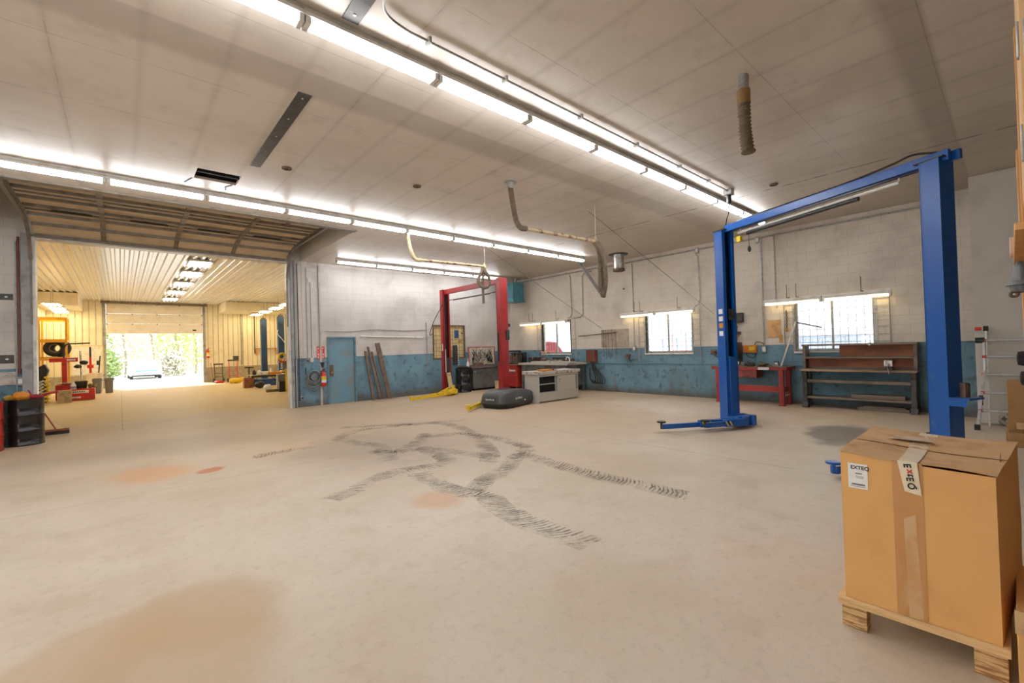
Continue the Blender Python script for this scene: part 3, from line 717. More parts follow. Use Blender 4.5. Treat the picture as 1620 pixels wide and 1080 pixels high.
t = thing('flue_pipe', 'short shiny metal flue stub hanging from ceiling near the window wall', 'flue', (11.58, 8.0, CZ))
MB().lathe([(.17, 0), (.17, -.46), (.15, -.47), (.14, -.40)], seg=24).build('duct', 'steel', t)
MB().lathe([(.30, 0), (.30, -.012), (.15, -.02)], seg=24).build('ceiling_collar', 'darkmetal', t)
MB().lathe([(.165, -.44), (.182, -.45), (.182, -.52), (.165, -.53), (.12, -.52)], seg=24).build('end_band', 'rust', t)
# teal unit heater in the corner
t = thing('unit_heater', 'teal box unit heater hung from ceiling in the room corner', 'heater', (11.86, 13.22, 3.42), 0)
MB().box(-.3, .3, -.3, .3, 0, .74).build('cabinet', 'teal', t, .02)
m = MB()
for k in range(8): m.box(-.315, -.3, -.26, .26, .06+k*.07, .10+k*.07)
each(m, 'louvre', 'teal', t)
MB().box(-.31, .31, -.33, .31, -.03, .02).build('drip_lip', 'teal', t, .006)
m = MB()
for x in (-.22, .22):
    for y in (-.22, .22): m.cyl((x, y, .74), (x, y, .955), .01, seg=6)
each(m, 'hanger_rod', 'galv', t); MB().cyl((.1, .0, .74), (.1, 0, .955), .07).build('vent_pipe', 'galv', t)

# ------------------------------------------------------------------ conduits and fittings on the window wall
def pipe(pts, r, label, mat='galv', name='wall_conduit', cat='conduit'):
    return tag(MB().tube(pts, r, 8).build(name, mat), label, cat)
X0 = XB-.03
pipe([(X0, 14.0, 4.27), (X0, 9.6, 4.27), (X0, 9.3, 4.25), (X0, 4.0, 4.25), (X0, .5, 4.25)], .022, 'long pale conduit running along the top of the window wall')
pipe([(X0, 6.0, 4.2), (X0, 5.92, 4.05), (X0, 5.90, 2.85), (X0, 5.95, 2.68), (X0-.08, 6.0, 2.62)], .016, 'thin conduit dropping to the strip light over the middle window')
pipe([(X0, 10.76, 4.22), (X0, 10.72, 4.1), (X0, 10.70, 2.80), (X0, 10.75, 2.66), (X0-.06, 10.85, 2.62)], .018, 'left of two pale conduits dropping beside the corner window')
pipe([(X0, 9.75, 4.2), (X0, 10.05, 4.18), (X0, 10.16, 4.08), (X0, 10.18, 2.72), (X0, 10.3, 2.62), (X0, 10.7, 2.60)], .018, 'right of two pale conduits dropping beside the corner window')
pipe([(X0, 8.1, 4.2), (X0, 8.1, 1.52)], .014, 'thin conduit dropping to the outlet left of the middle window')
pipe([(X0, 5.0, 4.24), (X0, 5.0, 1.5)], .014, 'thin vertical conduit just right of the left blue post')
pipe([(X0, 4.25, 4.22), (X0, 4.25, 1.45)], .022, 'grey conduit dropping to the outlet above the red bench')
pipe([(X0, 3.94, 4.22), (X0, 3.94, 2.4)], .016, 'pale conduit left of the window over the timber bench')
pipe([(X0, 10.15, .96), (X0, 5.2, .96)], .014, 'horizontal conduit across the blue dado under the middle window', 'bluetrim')
pipe([(X0, 4.1, .95), (X0, 3.3, .95)], .014, 'horizontal conduit across the blue dado between the benches', 'bluetrim')
for y, z, l in ((8.1, 1.45, 'small pale outlet box left of the middle window'), (4.25, 1.36, 'small grey outlet box above the red bench'), (3.98, .97, 'dark outlet box on the dado right of the red bench'), (5.93, 4.22, 'small galvanised junction box high on window wall'), (4.32, 4.20, 'square grey junction box at the top of the window wall')):
    m = MB(); m.box(XB-.06, XB-.001, y-.05, y+.05, z-.08, z+.08); o = tag(m.build('outlet_box', 'darkmetal' if z < 1 else 'galv', bevel=.006), l, 'outlet box')
    MB().box(XB-.066, XB-.06, y-.035, y+.035, z-.05, z+.05).build('cover_plate', 'steelwhite', o)
# brace at the pier
t = thing('steel_wall_brace', 'grey steel angle bracket from ceiling down to the window wall', 'bracket', (0, 0, 0))
MB().bar((11.3, 9.35, 4.36), (12.46, 9.35, 3.35), .06, .09).build('diagonal_strut', 'trim', t); MB().box(XB-.03, XB-.001, 9.31, 9.39, 3.25, 4.36).build('wall_plate', 'trim', t)
# grille-like rod and pegboard left of the middle window
t = thing('wall_bar_rack', 'rusty horizontal bar holding wire hooks on window wall, left of middle window', 'rack', (XB, 0, 0))
MB().cyl((-.06, 10.4, 1.93), (-.06, 8.75, 2.0), .016).build('bar', 'rust', t)
m = MB()
for y in (9.3, 9.2, 9.1, 8.95, 8.8): m.cyl((-.05, y, 1.2), (-.05, y, 2.12), .006, seg=5)
each(m, 'wire_hook', 'rust', t)
t = thing('pegboard', 'grey greasy pegboard panel left of the middle window', 'pegboard', (XB-.02, 0, 0))
MB().box(0, .019, 8.32, 9.42, 1.5, 2.1).build('panel', P('greasy_board', (166, 154, 138), .7, 0, (140, 128, 112), 5), t); m = MB(); m.cyl((-.02, 8.75, 1.7), (-.02, 8.75, 2.0), .012); m.build('hook', 'steelwhite', t)
for y, z, l in ((8.35, 1.20, 'small dark valve fitting on the dado left of the middle window'), (5.55, 1.3, 'dark switch box on the dado beside the left blue post')):
    m = MB(); m.box(XB-.09, XB, y-.07, y+.07, z-.07, z+.07); m.ball((XB-.1, y-.06, z+.03), .05, .05, .05); o = tag(m.build('valve_fitting', 'rust', bevel=.006), l, 'fitting')
    MB().tube(spline([(XB-.08, y, z-.05), (XB-.06, y-.1, z-.14), (XB-.05, y-.25, z-.1)], 5), .01).build('pipe_tail', 'darkmetal', o)
for y, z, r, l in ((8.45, 3.42, .03, 'dark bolt hole stain high on the window wall'),): 
    m = MB(); m.cyl((XB-.02, y, z), (XB, y, z), r); tag(m.build('anchor_bolt', 'rust'), 'rusty anchor bolt high above the middle window', 'bolt')

# ------------------------------------------------------------------ north wall fittings
YW = YA-.001
t = thing('wall_air_hose', 'grey air hose coiled on the wall left of the extinguisher', 'hose', (4.38, YA-.09, .86))
m = MB()
for k in range(4): m.torus((0, -.02*k, .02*k-.02), .19-.006*k, .018, 'y', 32, 8)
m.tube(spline([(-.2, 0, .1), (-.24, -.02, -.1), (-.14, -.03, -.30), (.05, -.03, -.36), (.2, -.02, -.24), (.22, 0, 0)], 8), .018)
m.tube(spline([(-.19, -.05, 0), (-.2, -.06, -.18), (0, -.07, -.28), (.18, -.06, -.2)], 8), .018)
m.build('coil', 'airhose', t)
MB().cyl((0, -.06, .02), (0, .085, .02), .10).build('hose_hub', 'airhose', t); MB().cyl((-.22, 0, .1), (-.22, .0, .32), .014).build('supply_pipe', 'darkmetal', t)
def extinguisher(loc, label, s=1, rz=0):
    t = thing('fire_extinguisher', label, 'fire extinguisher', loc, rz)
    MB().lathe([(.0, 0), (.07*s, .0), (.08*s, .02), (.08*s, .36*s), (.06*s, .42*s), (.03*s, .45*s), (.03*s, .49*s)], seg=20).build('cylinder', 'redshiny', t)
    m = MB(); m.box(-.025*s, .025*s, -.02, .02, .48*s, .53*s); m.bar((0, 0, .53*s), (.16*s, -.02, .58*s), .03, .014); m.build('valve_handle', 'black', t)
    MB().tube(spline([(-.03*s, 0, .5*s), (-.09*s, -.03, .44*s), (-.1*s, -.03, .28*s), (-.09*s, -.03, .14*s)], 6), .012).build('discharge_hose', 'black', t)
    m = MB(); m.lathe([(.0805*s, .20*s), (.0812*s, .20*s), (.0812*s, .32*s), (.0805*s, .32*s)], seg=20); m.build('label_band', 'yellow', t)
    m = MB(); m.lathe([(.0806*s, .12*s), (.0813*s, .12*s), (.0813*s, .2*s), (.0806*s, .2*s)], seg=20); m.build('instruction_band', 'paper', t)
    return t
extinguisher((4.665, YA-.10, .58), 'red fire extinguisher hung on the wall left of the blue door', .98)
for k, x in enumerate((4.56, 4.70)):
    s = tag(MB().box(x-.045, x+.045, YA-.012, YW, 1.42, 1.80).build('fire_sign', 'redshiny'), ('left' if k == 0 else 'right') + ' of two narrow red FIRE signs above the extinguisher', 'sign')
    for q, ch in enumerate('FIRE'): text('lettering', ch, .085, 'whiteink', s, (x-.028, YA-.0135, 1.71-.088*q), (1, 0, 0), (0, 0, 1), .002)
t = thing('wall_telephone_bracket', 'black tapered bracket on wall between signs and extinguisher', 'bracket', (4.66, YA-.04, 1.22)); m = MB(); m.prism([(-.06, .1), (.06, .1), (.03, -.06), (-.02, -.06)], 'y', -.02, .039); m.build('body', 'black', t)
for x, z, l in ((4.24, 1.38, 'round grey cable box on the wall above the coiled hose'), (4.36, 1.40, 'white round-fronted outlet on wall above the coiled hose'), (4.06, .27, 'low grey outlet near the floor right of the opening'), (4.33, 3.82, 'small white alarm fixture high on the pier by the opening')):
    m = MB(); m.box(x-.045, x+.045, YA-.045, YW-.012, z-.065, z+.065); o = tag(m.build('outlet_box', 'steelwhite' if z > 1.39 else 'trim', bevel=.008), l, 'outlet box')
    MB().cyl((x, YA-.058, z), (x, YA-.045, z), .03).build('cover', 'steelwhite' if z > 1.39 else 'darkmetal', o)
pipe([(4.24, YA-.03, 4.2), (4.24, YA-.03, 1.46)], .012, 'left thin conduit on the pier above the coiled hose', 'trim')
pipe([(4.36, YA-.03, 3.75), (4.36, YA-.03, 1.46)], .012, 'right thin conduit on the pier below the alarm fixture', 'trim')
pipe([(3.99, YA-.03, 4.3), (3.99, YA-.03, .2)], .014, 'dark conduit beside the right edge of the vehicle opening', 'darkmetal')
pipe([(4.60, YA-.03, 4.3), (4.60, YA-.03, 1.82)], .014, 'thin conduit running down to the red signs', 'trim')
pipe(spline([(4.74, YA-.02, 2.28), (5.6, YA-.02, 2.27), (6.2, YA-.02, 2.33), (7.0, YA-.02, 2.32), (7.6, YA-.02, 2.30), (8.34, YA-.02, 2.33)], 6), .012, 'sagging pale cable strung along the wall above the blue door', 'galv', 'wall_cable', 'cable')
pipe([(5.88, YA-.03, 2.11), (8.22, YA-.03, 2.05)], .022, 'short pale horizontal rail on wall right of the blue door', 'steelwhite', 'wall_rail', 'rail')
pipe([(8.36, YA-.02, 2.6), (8.36, YA-.02, 1.0)], .02, 'vertical conduit left of the boarded interior window', 'galv')
pipe(spline([(8.5, 13.2, 3.2), (8.3, 13.5, 2.6), (8.36, 13.9, 2.15), (8.62, YA-.05, 2.2)], 6), .012, 'black cable looping from the left red post to the wall', 'black', 'wall_cable', 'cable')
# leaning steel bars
for (x0, z0, y0, x1, w, h, l) in ((6.04, 1.62, YA-.03, 6.14, .07, .05, 'shortest rusty steel bar leaning right of the blue door, leftmost'), (6.13, 1.76, YA-.03, 6.38, .06, .06, 'thin rusty steel bar leaning on wall, second from the blue door'), (6.26, 1.60, YA-.03, 6.50, .05, .05, 'rusty steel bar leaning on wall, third from the blue door'), (6.46, 1.88, YA-.03, 6.72, .15, .05, 'widest dark steel channel leaning on wall, farthest from blue door')):
    yf = YA-.34
    m = MB(); m.bar((x1, yf, .025), (x0, y0-.02, z0), w, .02, (0, 1, 0)); m.bar((x1-w/2+.008, yf+.02, .03), (x0-w/2+.008, y0-.0, z0), .012, .04, (0, 1, 0)); m.bar((x1+w/2-.008, yf+.02, .03), (x0+w/2-.008, y0-.0, z0), .012, .04, (0, 1, 0))
    tag(m.build('steel_bar', 'rust'), l, 'steel bar', 'steel bars leaning on the wall')
# left strip of the north wall
for z0, z1, l in ((2.93, 3.06, 'upper grey steel plate bolted to the wall at far left'), (1.58, 1.76, 'lower grey steel plate with pale emblem on wall at far left')):
    o = tag(MB().box(-2.6, -1.70, YA-.012, YW, z0, z1).build('wall_plate', 'darkmetal', bevel=.003), l, 'plate')
    m = MB(); m.prism([(-1.83, (z0+z1)/2), (-1.80, (z0+z1)/2+.02), (-1.77, (z0+z1)/2), (-1.80, (z0+z1)/2-.02)], 'y', YA-.016, YA-.012); m.build('emblem', 'whiteink', o)
pipe([(-1.62, YA-.03, 4.3), (-1.62, YA-.03, 1.35)], .018, 'thin red pipe down the wall left of the opening', P('red_pipe', (120, 58, 50), .5), 'wall_pipe', 'pipe')
pipe([(-1.66, YA-.03, 4.2), (-1.66, YA-.03, .1)], .012, 'grey conduit down the wall left of the opening', 'galv')
o = tag(MB().box(-1.66, -1.55, YA-.06, YW, 1.10, 1.28).build('outlet_box', 'trim', bevel=.006), 'pale outlet box on wall left of the opening above the drums', 'outlet box')
MB().box(-1.64, -1.57, YA-.066, YA-.06, 1.14, 1.24).build('cover', 'steelwhite', o)
o = tag(MB().box(-2.2, -1.66, YA-.02, YW, 1.12, 1.40).build('repair_patch', P('bare_block_patch', (196, 188, 178), .8), bevel=.003), 'pale bare patch in the blue dado at far left', 'patch')

# ------------------------------------------------------------------ drums, broom
def drum(name, loc, mat, label):
    t = thing(name, label, 'drum', loc)
    pr = [(0, .004), (.272, .004), (.286, 0), (.29, .02), (.282, .03), (.282, .27), (.292, .285), (.282, .30), (.282, .57), (.292, .585), (.282, .60), (.282, .85), (.29, .862), (.29, .885), (.275, .885), (.272, .87)]
    MB().lathe(pr, seg=36).build('body', mat, t); MB().cyl((0, 0, .74), (0, 0, .76), .27, seg=28).build('fill_surface', 'verydark', t)
    return t
drum('steel_drum', (-1.42, 12.78, 0), 'drumblack', 'glossy black steel drum topped with rags, left of the opening')
drum('steel_drum', (-1.90, 12.28, 0), 'drumred', 'red steel drum at the left picture edge beside the black drum')
def blob(name, loc, s, mat, label, cat, sub=3, jit=.10, group=None):
    m = MB(); m.ball((0, 0, 0), *s, sub=sub, jit=jit); o = m.build(name, mat); o.location = loc; tag(o, label, cat, group); return o
blob('rag', (-1.45, 12.72, .94), (.12, .10, .09), 'orange', 'bright orange lump heaped in the black drum', 'rag')
blob('rag', (-1.27, 12.80, .91), (.12, .10, .05), 'redcloth', 'crumpled dark red rag on the black drum, right of the orange lump', 'rag')
blob('rag', (-1.60, 12.75, .91), (.08, .08, .06), P('mustard', (196, 156, 60), .8), 'mustard coloured lump on the black drum, left of the orange lump', 'rag')
blob('rag', (-1.56, 12.95, .93), (.08, .06, .06), 'black', 'small black lump behind the mustard lump on the black drum', 'rag')
blob('rag', (-1.80, 12.34, .93), (.13, .12, .10), P('olive_rag', (150, 130, 50), .8), 'olive yellow lump heaped on the red drum', 'rag')
m = MB(); m.cyl((-1.36, 12.78, .90), (-.98, 13.06, .97), .022); tag(m.build('rag_roll', 'redcloth'), 'long dark red roll laid across the black drum rim', 'rag')
t = thing('push_broom', 'wide push broom standing on floor behind the black drum', 'broom', (-1.06, 13.93, 0))
MB().box(-.19, .19, -.03, .03, .07, .115).build('head', 'ply', t, .008); 
m = MB(); m.prism([(-.035, .07), (.035, .07), (.05, .0), (-.05, .0)], 'x', -.19, .19); m.build('bristles', 'rubber', t)
MB().cyl((-.02, 0, .11), (-.42, .0, 1.0), .013).build('handle', 'redbench', t)
m = MB(); m.cyl((.15, 0, .11), (-.12, .0, .33), .005, seg=6); m.build('brace_wire', 'steel', t)

# ------------------------------------------------------------------ roof cargo box
t = thing('roof_cargo_box', 'dark grey car roof cargo box lying on floor by the red lift', 'cargo box', (8.20, 9.34, 0), math.radians(13))
def cargo_shell(m, zlo, zhi, rows, L=.98, W=.48):
    rings = []
    for z, k in rows:
        ring = []
        for i in range(40):
            a = 2*PI*i/40; cx, sy = math.cos(a), math.sin(a)
            px = L*(abs(cx)**.42)*(1 if cx > 0 else -1); py = W*(abs(sy)**.42)*(1 if sy > 0 else -1)
            u = (px/L+1)/2; taper = 1-.42*max(0, u-.45)/.55
            kk = k if not isinstance(k, tuple) else k[0]+(k[1]-k[0])*u
            ring.append(m.bm.verts.new((px*(1-(1-kk)*.9), py*kk*taper, z if not callable(z) else z(u))))
        rings.append(ring)
    for A, B in zip(rings, rings[1:]):
        for i in range(40): m.bm.faces.new((A[i], A[(i+1) % 40], B[(i+1) % 40], B[i]))
    m.bm.faces.new(rings[0][::-1]); m.bm.faces.new(rings[-1]); return m
cargo_shell(MB(), 0, .13, [(.0, .80), (.012, .92), (.10, .97), (.135, 1.0)]).build('base_tray', 'black', t)
top = lambda h: (lambda u: .145+(h-.145)*(1-.42*max(0, u-.5)**1.5/.5**1.5))
cargo_shell(MB(), .13, .42, [(.137, 1.02), (.155, 1.02), (.16, .99), (top(.27), .97), (top(.37), .92), (top(.43), .82), (top(.46), .66), (top(.47), .4)]).build('lid', 'cargo', t)
text('lettering', 'SportRack', .078, 'whiteink', t, (-.50, -.478, .225), (1, 0, 0), (0, .10, 1), .001)
text('lettering', 'SportRack', .07, 'whiteink', t, (-.978, .16, .225), (0, -1, 0), (.10, 0, 1), .001)
m = MB()
for x in (-.05, .55): m.cyl((x, -.49+(.10 if x > .3 else 0), .17), (x, -.46+(.10 if x > .3 else 0), .17), .014)
each(m, 'lock', 'steelwhite', t)

# ------------------------------------------------------------------ benches and cabinets at the back
t = thing('steel_tool_cabinet', 'pale grey steel bench cabinet with one open compartment, scuffed base', 'cabinet', (0, 0, 0))
x0, x1, y0, y1, h = 8.80, 10.50, 8.86, 9.46, .80
m = MB(); m.box(x0, x0+.03, y0, y1, 0, h).box(x1-.03, x1, y0, y1, 0, h).box(x0, x1, y1-.03, y1, 0.05, h).box(x0+.03, x1-.03, y0+.02, y1-.03, .26, .285)
m.box(x0+.03, x1-.03, y0+.02, y0+.04, .03, .26).box((x0+x1)/2-.06, (x0+x1)/2-.03, y0+.02, y1-.03, .285, h)
m.box(x0+.02, x1-.02, y0+.01, y0+.04, h-.06, h); m.build('carcass', 'greysteel', t, .003)
MB().box(x0+.03, (x0+x1)/2-.06, y0+.08, y1-.03, .50, .525).build('shelf', 'greysteel', t)
MB().box(x0+.032, (x0+x1)/2-.062, y0+.13, y0+.15, .287, h-.02).build('compartment_shade', 'verydark', t)  # black sheet standing in for the shade inside the open compartment
d = MB().box((x0+x1)/2-.03, x1-.10, y0+.005, y0+.03, .285, h-.07).build('sliding_door', 'greysteel', t, .004)
m = MB(); m.cyl(((x0+x1)/2+.02, y0+.006, .62), ((x0+x1)/2+.02, y0-.004, .62), .016); m.cyl(((x0+x1)/2+.02, y0+.006, .56), ((x0+x1)/2+.02, y0-.004, .56), .012); each(m, 'finger_pull', 'darkmetal', d)
MB().box(x0-.05, x1+.06, y0-.05, y1+.03, h, h+.09).build('worktop', P('scuffed_worktop', (190, 184, 174), .5, 0, (128, 112, 96), 7, .5, .62), t, .01)
tp = h+.091
def bx(name, x0, x1, y0, y1, z0, z1, mat, label, cat, bev=.006):
    return tag(MB().box(x0, x1, y0, y1, z0, z1).build(name, mat, bevel=bev), label, cat)
def carton(name, cx, cy, z0, w, d, h, mat, label, cat='carton', rz=0, flap=None):
    t = thing(name, label, cat, (cx, cy, z0), rz)
    MB().box(-w/2, w/2, -d/2, d/2, 0, h).build('body', mat, t, .004)
    m = MB(); m.box(-w/2+.004, w/2-.004, -.004, .004, h, h+.002); m.box(-w/2-.001, -w/2, -.025, .025, h-.06, h); m.build('flap_seam', 'packtape', t)
    return t
carton('parts_box', 9.15, 8.96, tp, .42, .18, .05, 'orange', 'flat orange box lying on the pale grey cabinet', 'box')
m = MB(); m.box(9.45, 9.62, 8.9, 9.02, tp, tp+.02); m.cyl((9.5, 8.95, tp+.02), (9.5, 8.95, tp+.04), .03); tag(m.build('brake_part', 'redbench', bevel=.004), 'small red metal part beside the orange box on grey cabinet', 'part')

# long low bench along the window wall under the corner window
t = thing('parts_bench', 'grey steel bench under the corner window, cluttered with parts', 'workbench', (0, 0, 0))
MB().box(11.35, 12.40, 10.03, 12.5, .93, 1.0).build('worktop', 'greysteel', t, .008)
m = MB(); m.box(11.42, 12.36, 10.1, 12.4, .2, .93); m.build('cabinet_base', 'greydark', t, .006)
m = MB()
for x in (11.46, 12.3):
    for y in (10.16, 12.36): m.box(x-.04, x+.04, y-.04, y+.04, 0, .2)
each(m, 'leg', 'greydark', t)
carton('parts_tray', 11.55, 10.9, 1.0, .30, 1.9, .06, 'greysteel', 'long pale tray at the front of the corner bench', 'tray')
m = MB()
for i in range(9): m.torus((11.7, 10.55+.09*i, 1.05), .045, .02, 'y', 14, 8)
m.cyl((11.7, 10.5, 1.05), (11.7, 11.35, 1.05), .03); tag(m.build('camshaft', 'steel'), 'shiny toothed shaft lying along the corner bench', 'engine part')
m = MB(); m.box(11.8, 12.05, 10.3, 11.4, 1.0, 1.14); m.box(11.85, 12.0, 10.5, 11.2, 1.14, 1.2); m.cyl((11.78, 10.6, 1.08), (11.8, 10.6, 1.08), .05); m.cyl((11.78, 11.0, 1.08), (11.8, 11.0, 1.08), .05); tag(m.build('engine_block', 'darkmetal', bevel=.01), 'dark metal engine part behind the toothed shaft', 'engine part')
m = MB()
for i in range(14): m.torus((11.72+random.uniform(-.1, .1), 10.15+random.uniform(0, .4), 1.02+random.uniform(0, .08)), .06, .014, random.choice('xyz'), 14, 6)
tag(m.build('chain_pile', 'rust'), 'heap of rusty chain at the right end of the corner bench', 'chain')
t = thing('c_clamp', 'white C-shaped tool at the right end of the corner bench', 'tool', (11.55, 10.18, 1.0))
m = MB(); m.tube(spline([(0, -.1, .02), (0, -.06, .18), (0, .04, .2), (0, .08, .12)], 6), .018); m.build('frame', 'steelwhite', t); MB().cyl((0, -.1, 0), (0, .1, .03), .012).build('screw', 'steel', t)
m = MB(); m.ball((0, 0, .09), .11, .13, .1); m.cyl((0, -.1, .1), (0, -.22, .14), .04); m.cyl((0, 0, .15), (0, 0, .24), .03); o = m.build('alternator', 'rust'); o.location = (11.95, 11.75, 1.0); tag(o, 'rusty round alternator near the left of the corner bench', 'engine part')
carton('parts_box', 12.0, 12.2, 1.0, .35, .5, .2, 'darkmetal', 'dark metal box at the left end of corner bench', 'box')
carton('parts_box', 12.44, 12.15, 1.32, .16, .22, .10, 'pink', 'small pinkish carton on the corner window sill', 'carton')
# red tool chest with black engine display
t = thing('tool_chest', 'dark red tool chest in the corner behind the right red post', 'tool chest', (11.78, 13.05, 0), 0)
MB().box(-.42, .3, -.45, .62, .08, .90).build('carcass', 'redbench', t, .01)
MB().box(-.46, .32, -.48, .66, .90, .94).build('lid', P('worn_red_lid', (150, 84, 70), .4), t, .008)
m = MB()
for k in range(4): m.box(-.428, -.42, -.41, .58, .10+k*.2, .28+k*.2)
each(m, 'drawer', 'redbench', t, .004)
m = MB(); m.torus((-.432, .0, .70), .055, .02, 'x', 20, 8); m.box(-.435, -.43, -.36, -.1, .67, .73); m.build('logo_badge', 'whiteink', t)
m = MB()
for x in (-.36, .24):
    for y in (-.38, .55): m.cyl((x-.02, y, .04), (x+.02, y, .04), .04)
each(m, 'caster', 'black', t)
t = thing('engine_analyser_frame', 'black framed parts carrier standing on the red tool chest', 'machine', (11.74, 13.0, .94))
m = MB(); m.box(-.2, -.16, -.42, -.36, 0, .52).box(-.2, -.16, .3, .36, 0, .52).box(-.2, -.16, -.42, .36, .48, .54).box(-.2, .2, -.42, .36, 0, .04); m.build('frame', 'black', t, .01)
m = MB()
for i in range(9): m.cyl((-.1, -.3+.07*i, .05), (-.1+random.uniform(-.05, .05), -.3+.07*i, random.uniform(.25, .46)), random.uniform(.02, .04), seg=8)
each(m, 'canister', 'rust', t); MB().box(.0, .2, -.36, .3, .05, .45).build('back_box', 'black', t)
# brown box with black cables at the end of the bench
t = thing('welder_outlet_panel', 'rust-brown wall panel with black cables hanging, beside corner bench', 'panel', (XB-.02, 9.62, 1.0))
MB().box(-.16, .018, -.02, .36, .0, .42).build('panel_box', P('redbrown_panel', (112, 58, 44), .6), t, .008)
m = MB()
for k in range(5):
    y = .1-.06*k; m.tube(spline([(-.18, .16, .05), (-.2, .05-.05*k, -.25), (-.18, -.05-.09*k, -.55), (-.16, .05-.1*k, -.72), (-.14, .2, -.6), (-.1, .25, -.2)], 7), .016)
each(m, 'cable', 'black', t)

# greasy grey bench against the north wall
t = thing('greasy_steel_bench', 'dark greasy grey steel bench between the red posts', 'workbench', (0, 0, 0))
MB().box(9.98, 11.30, 13.55, 14.1, .08, .84).build('cabinet_body', 'greydark', t, .01)
MB().box(9.92, 11.34, 13.48, 14.12, .84, .92).build('worktop', P('steel_worktop', (110, 106, 100), .4, .3, (70, 64, 58), 8), t, .01)
MB().box(10.05, 11.2, 13.6, 14.05, 0, .08).build('plinth', 'verydark', t); m = MB(); m.cyl((10.08, 13.55, .72), (10.08, 13.535, .72), .016); m.build('lock', 'steelwhite', t)
t = thing('hose_display_board', 'pale board with pink frame, hung with black hoses, above greasy bench', 'board', (10.82, 14.06, .93))
MB().box(-.62, .62, .0, .03, .02, .70).build('board', 'offwhite', t)
m = MB(); m.box(-.66, -.62, -.02, .03, .02, .74).box(.62, .66, -.02, .03, .02, .74).box(-.66, .66, -.02, .03, .70, .74); m.build('frame', P('faded_pink_frame', (186, 92, 92), .5), t, .004)
random.seed(3)
for k in range(10):
    x = -.5+.11*k; h_ = .66-random.uniform(0, .06); a = random.uniform(.2, .42)*random.choice((-1, 1)); a = max(-.5-x, min(.5-x, a)); L = random.uniform(.22, .5)
    MB().tube(spline([(x, -.02, h_), (x+a*.5, -.05, h_-L*.4), (x+a, -.04, h_-L), (x+a*.4, -.05, h_-L*.85), (x-.02, -.04, h_-.1)], 6), .009, 6).build('hanging_hose', 'rubber', t)
m = MB()
for (x, z, s) in ((.28, .22, .07), (.36, .3, .05), (.22, .36, .06), (.42, .16, .06), (-.1, .3, .04), (-.48, .26, .05)): m.ball((x, -.05, z), s, .03, s*1.3, 1, .2)
each(m, 'hanging_tool', 'black', t)
m = MB()
for i in range(7): m.cyl((10.7+.09*i, 13.62+random.uniform(0, .15), .94+.01*(i % 2)), (10.78+.09*i+random.uniform(-.1, .2), 13.9, .95), .018, seg=8)
tag(m.build('tool_heap', 'black'), 'heap of black tools on the right of the greasy bench', 'tools')
m = MB(); m.box(10.16, 10.52, 13.56, 13.8, .92, 1.04); m.box(10.2, 10.48, 13.6, 13.76, 1.04, 1.06); tag(m.build('parts_bin', P('reddish_bin', (120, 84, 80), .6), bevel=.008), 'reddish grey bin on the left of the greasy bench', 'bin')
t = thing('spray_bottle', 'white squeeze bottle at the left end of the greasy bench', 'bottle', (9.9, 13.75, .90))
MB().lathe([(0, 0), (.05, 0), (.052, .15), (.02, .22), (.014, .24)], seg=14).build('body', 'paper', t); MB().lathe([(.018, .24), (.006, .34)], seg=10).build('nozzle', 'paper', t)
drum('steel_drum', (9.56, 13.60, 0), 'drumblack', 'dark steel drum standing between left red post and greasy bench')
blob('oil_cloth', (9.56, 13.6, .92), (.22, .2, .05), 'rubber', 'dark oily cloth lying on the drum by the red post', 'rag')
t = thing('wall_clutter_panel', 'dark tools hung in front of boarded window behind left red post', 'tools', (9.55, YA-.06, 1.0))
m = MB(); m.box(-.1, .12, -.02, .02, .0, .75); m.build('tool_strip', 'darkmetal', t, .02); 
m = MB()
for k in range(9): m.ball((.13, -.03, .0+.085*k), .03, .02, .03, 1)
each(m, 'white_cap', 'paper', t)
m = MB(); m.cyl((.34, -.03, 1.2), (.34, 0, 1.2), .03); m.build('black_knob', 'black', t); MB().box(.16, .3, -.04, 0, .85, .93).build('yellow_tag', P('ochre', (190, 130, 40), .6), t)
t = thing('plastic_bucket', 'small tan bucket on floor beside the right red post', 'bucket', (10.62, 12.85, 0))
MB().lathe([(0, 0), (.115, 0), (.14, .33), (.148, .33), (.148, .35), (.13, .35), (.11, .03)], seg=20).build('body', 'tan', t); m = MB(); m.tube(arc((0, 0, .3), .15, PI*.05, -PI*1.05, 10, 'xz'), .005, 6); m.build('bail_handle', 'steel', t)

# ------------------------------------------------------------------ red bench and its clutter
t = thing('red_workbench', 'red steel workbench on the window wall behind the left blue post', 'workbench', (0, 0, 0))
MB().box(11.82, 12.44, 3.56, 5.35, .86, .93).build('worktop', 'redbench', t, .008)
MB().box(11.80, 12.44, 3.56, 5.35, .93, .936).build('top_sheet', P('dirty_bench_top', (120, 104, 92), .6), t)
for x in (11.88, 12.36):
    for y in (3.70, 5.2): 
        m = MB(); m.box(x-.045, x+.045, y-.05, y+.05, .0, .86); m.box(x-.06, x+.06, y-.07, y+.07, 0, .03); m.build('leg', 'redbench', t, .006)
m = MB(); m.box(11.86, 11.885, 3.75, 5.2, .32, .47).box(11.9, 12.36, 3.68, 3.72, .32, .45); m.build('stretcher', 'redbench', t, .004)
m = MB(); m.box(11.9, 12.34, 3.66, 3.72, .23, .25); m.build('footrest', 'steelwhite', t)
MB().box(11.86, 12.3, 4.25, 4.75, .66, .86).build('drawer', P('dull_red_drawer', (130, 52, 46), .5), t, .006); MB().box(11.83, 11.86, 4.44, 4.54, .68, .70).build('drawer_pull', 'darkmetal', t)
MB().box(11.815, 11.819, 3.95, 4.2, .865, .925).build('label_plate', 'paper', t)
t = thing('bench_grinder_stand', 'black cabinet topped with tan hopper on the red bench', 'machine', (12.15, 4.85, .936))
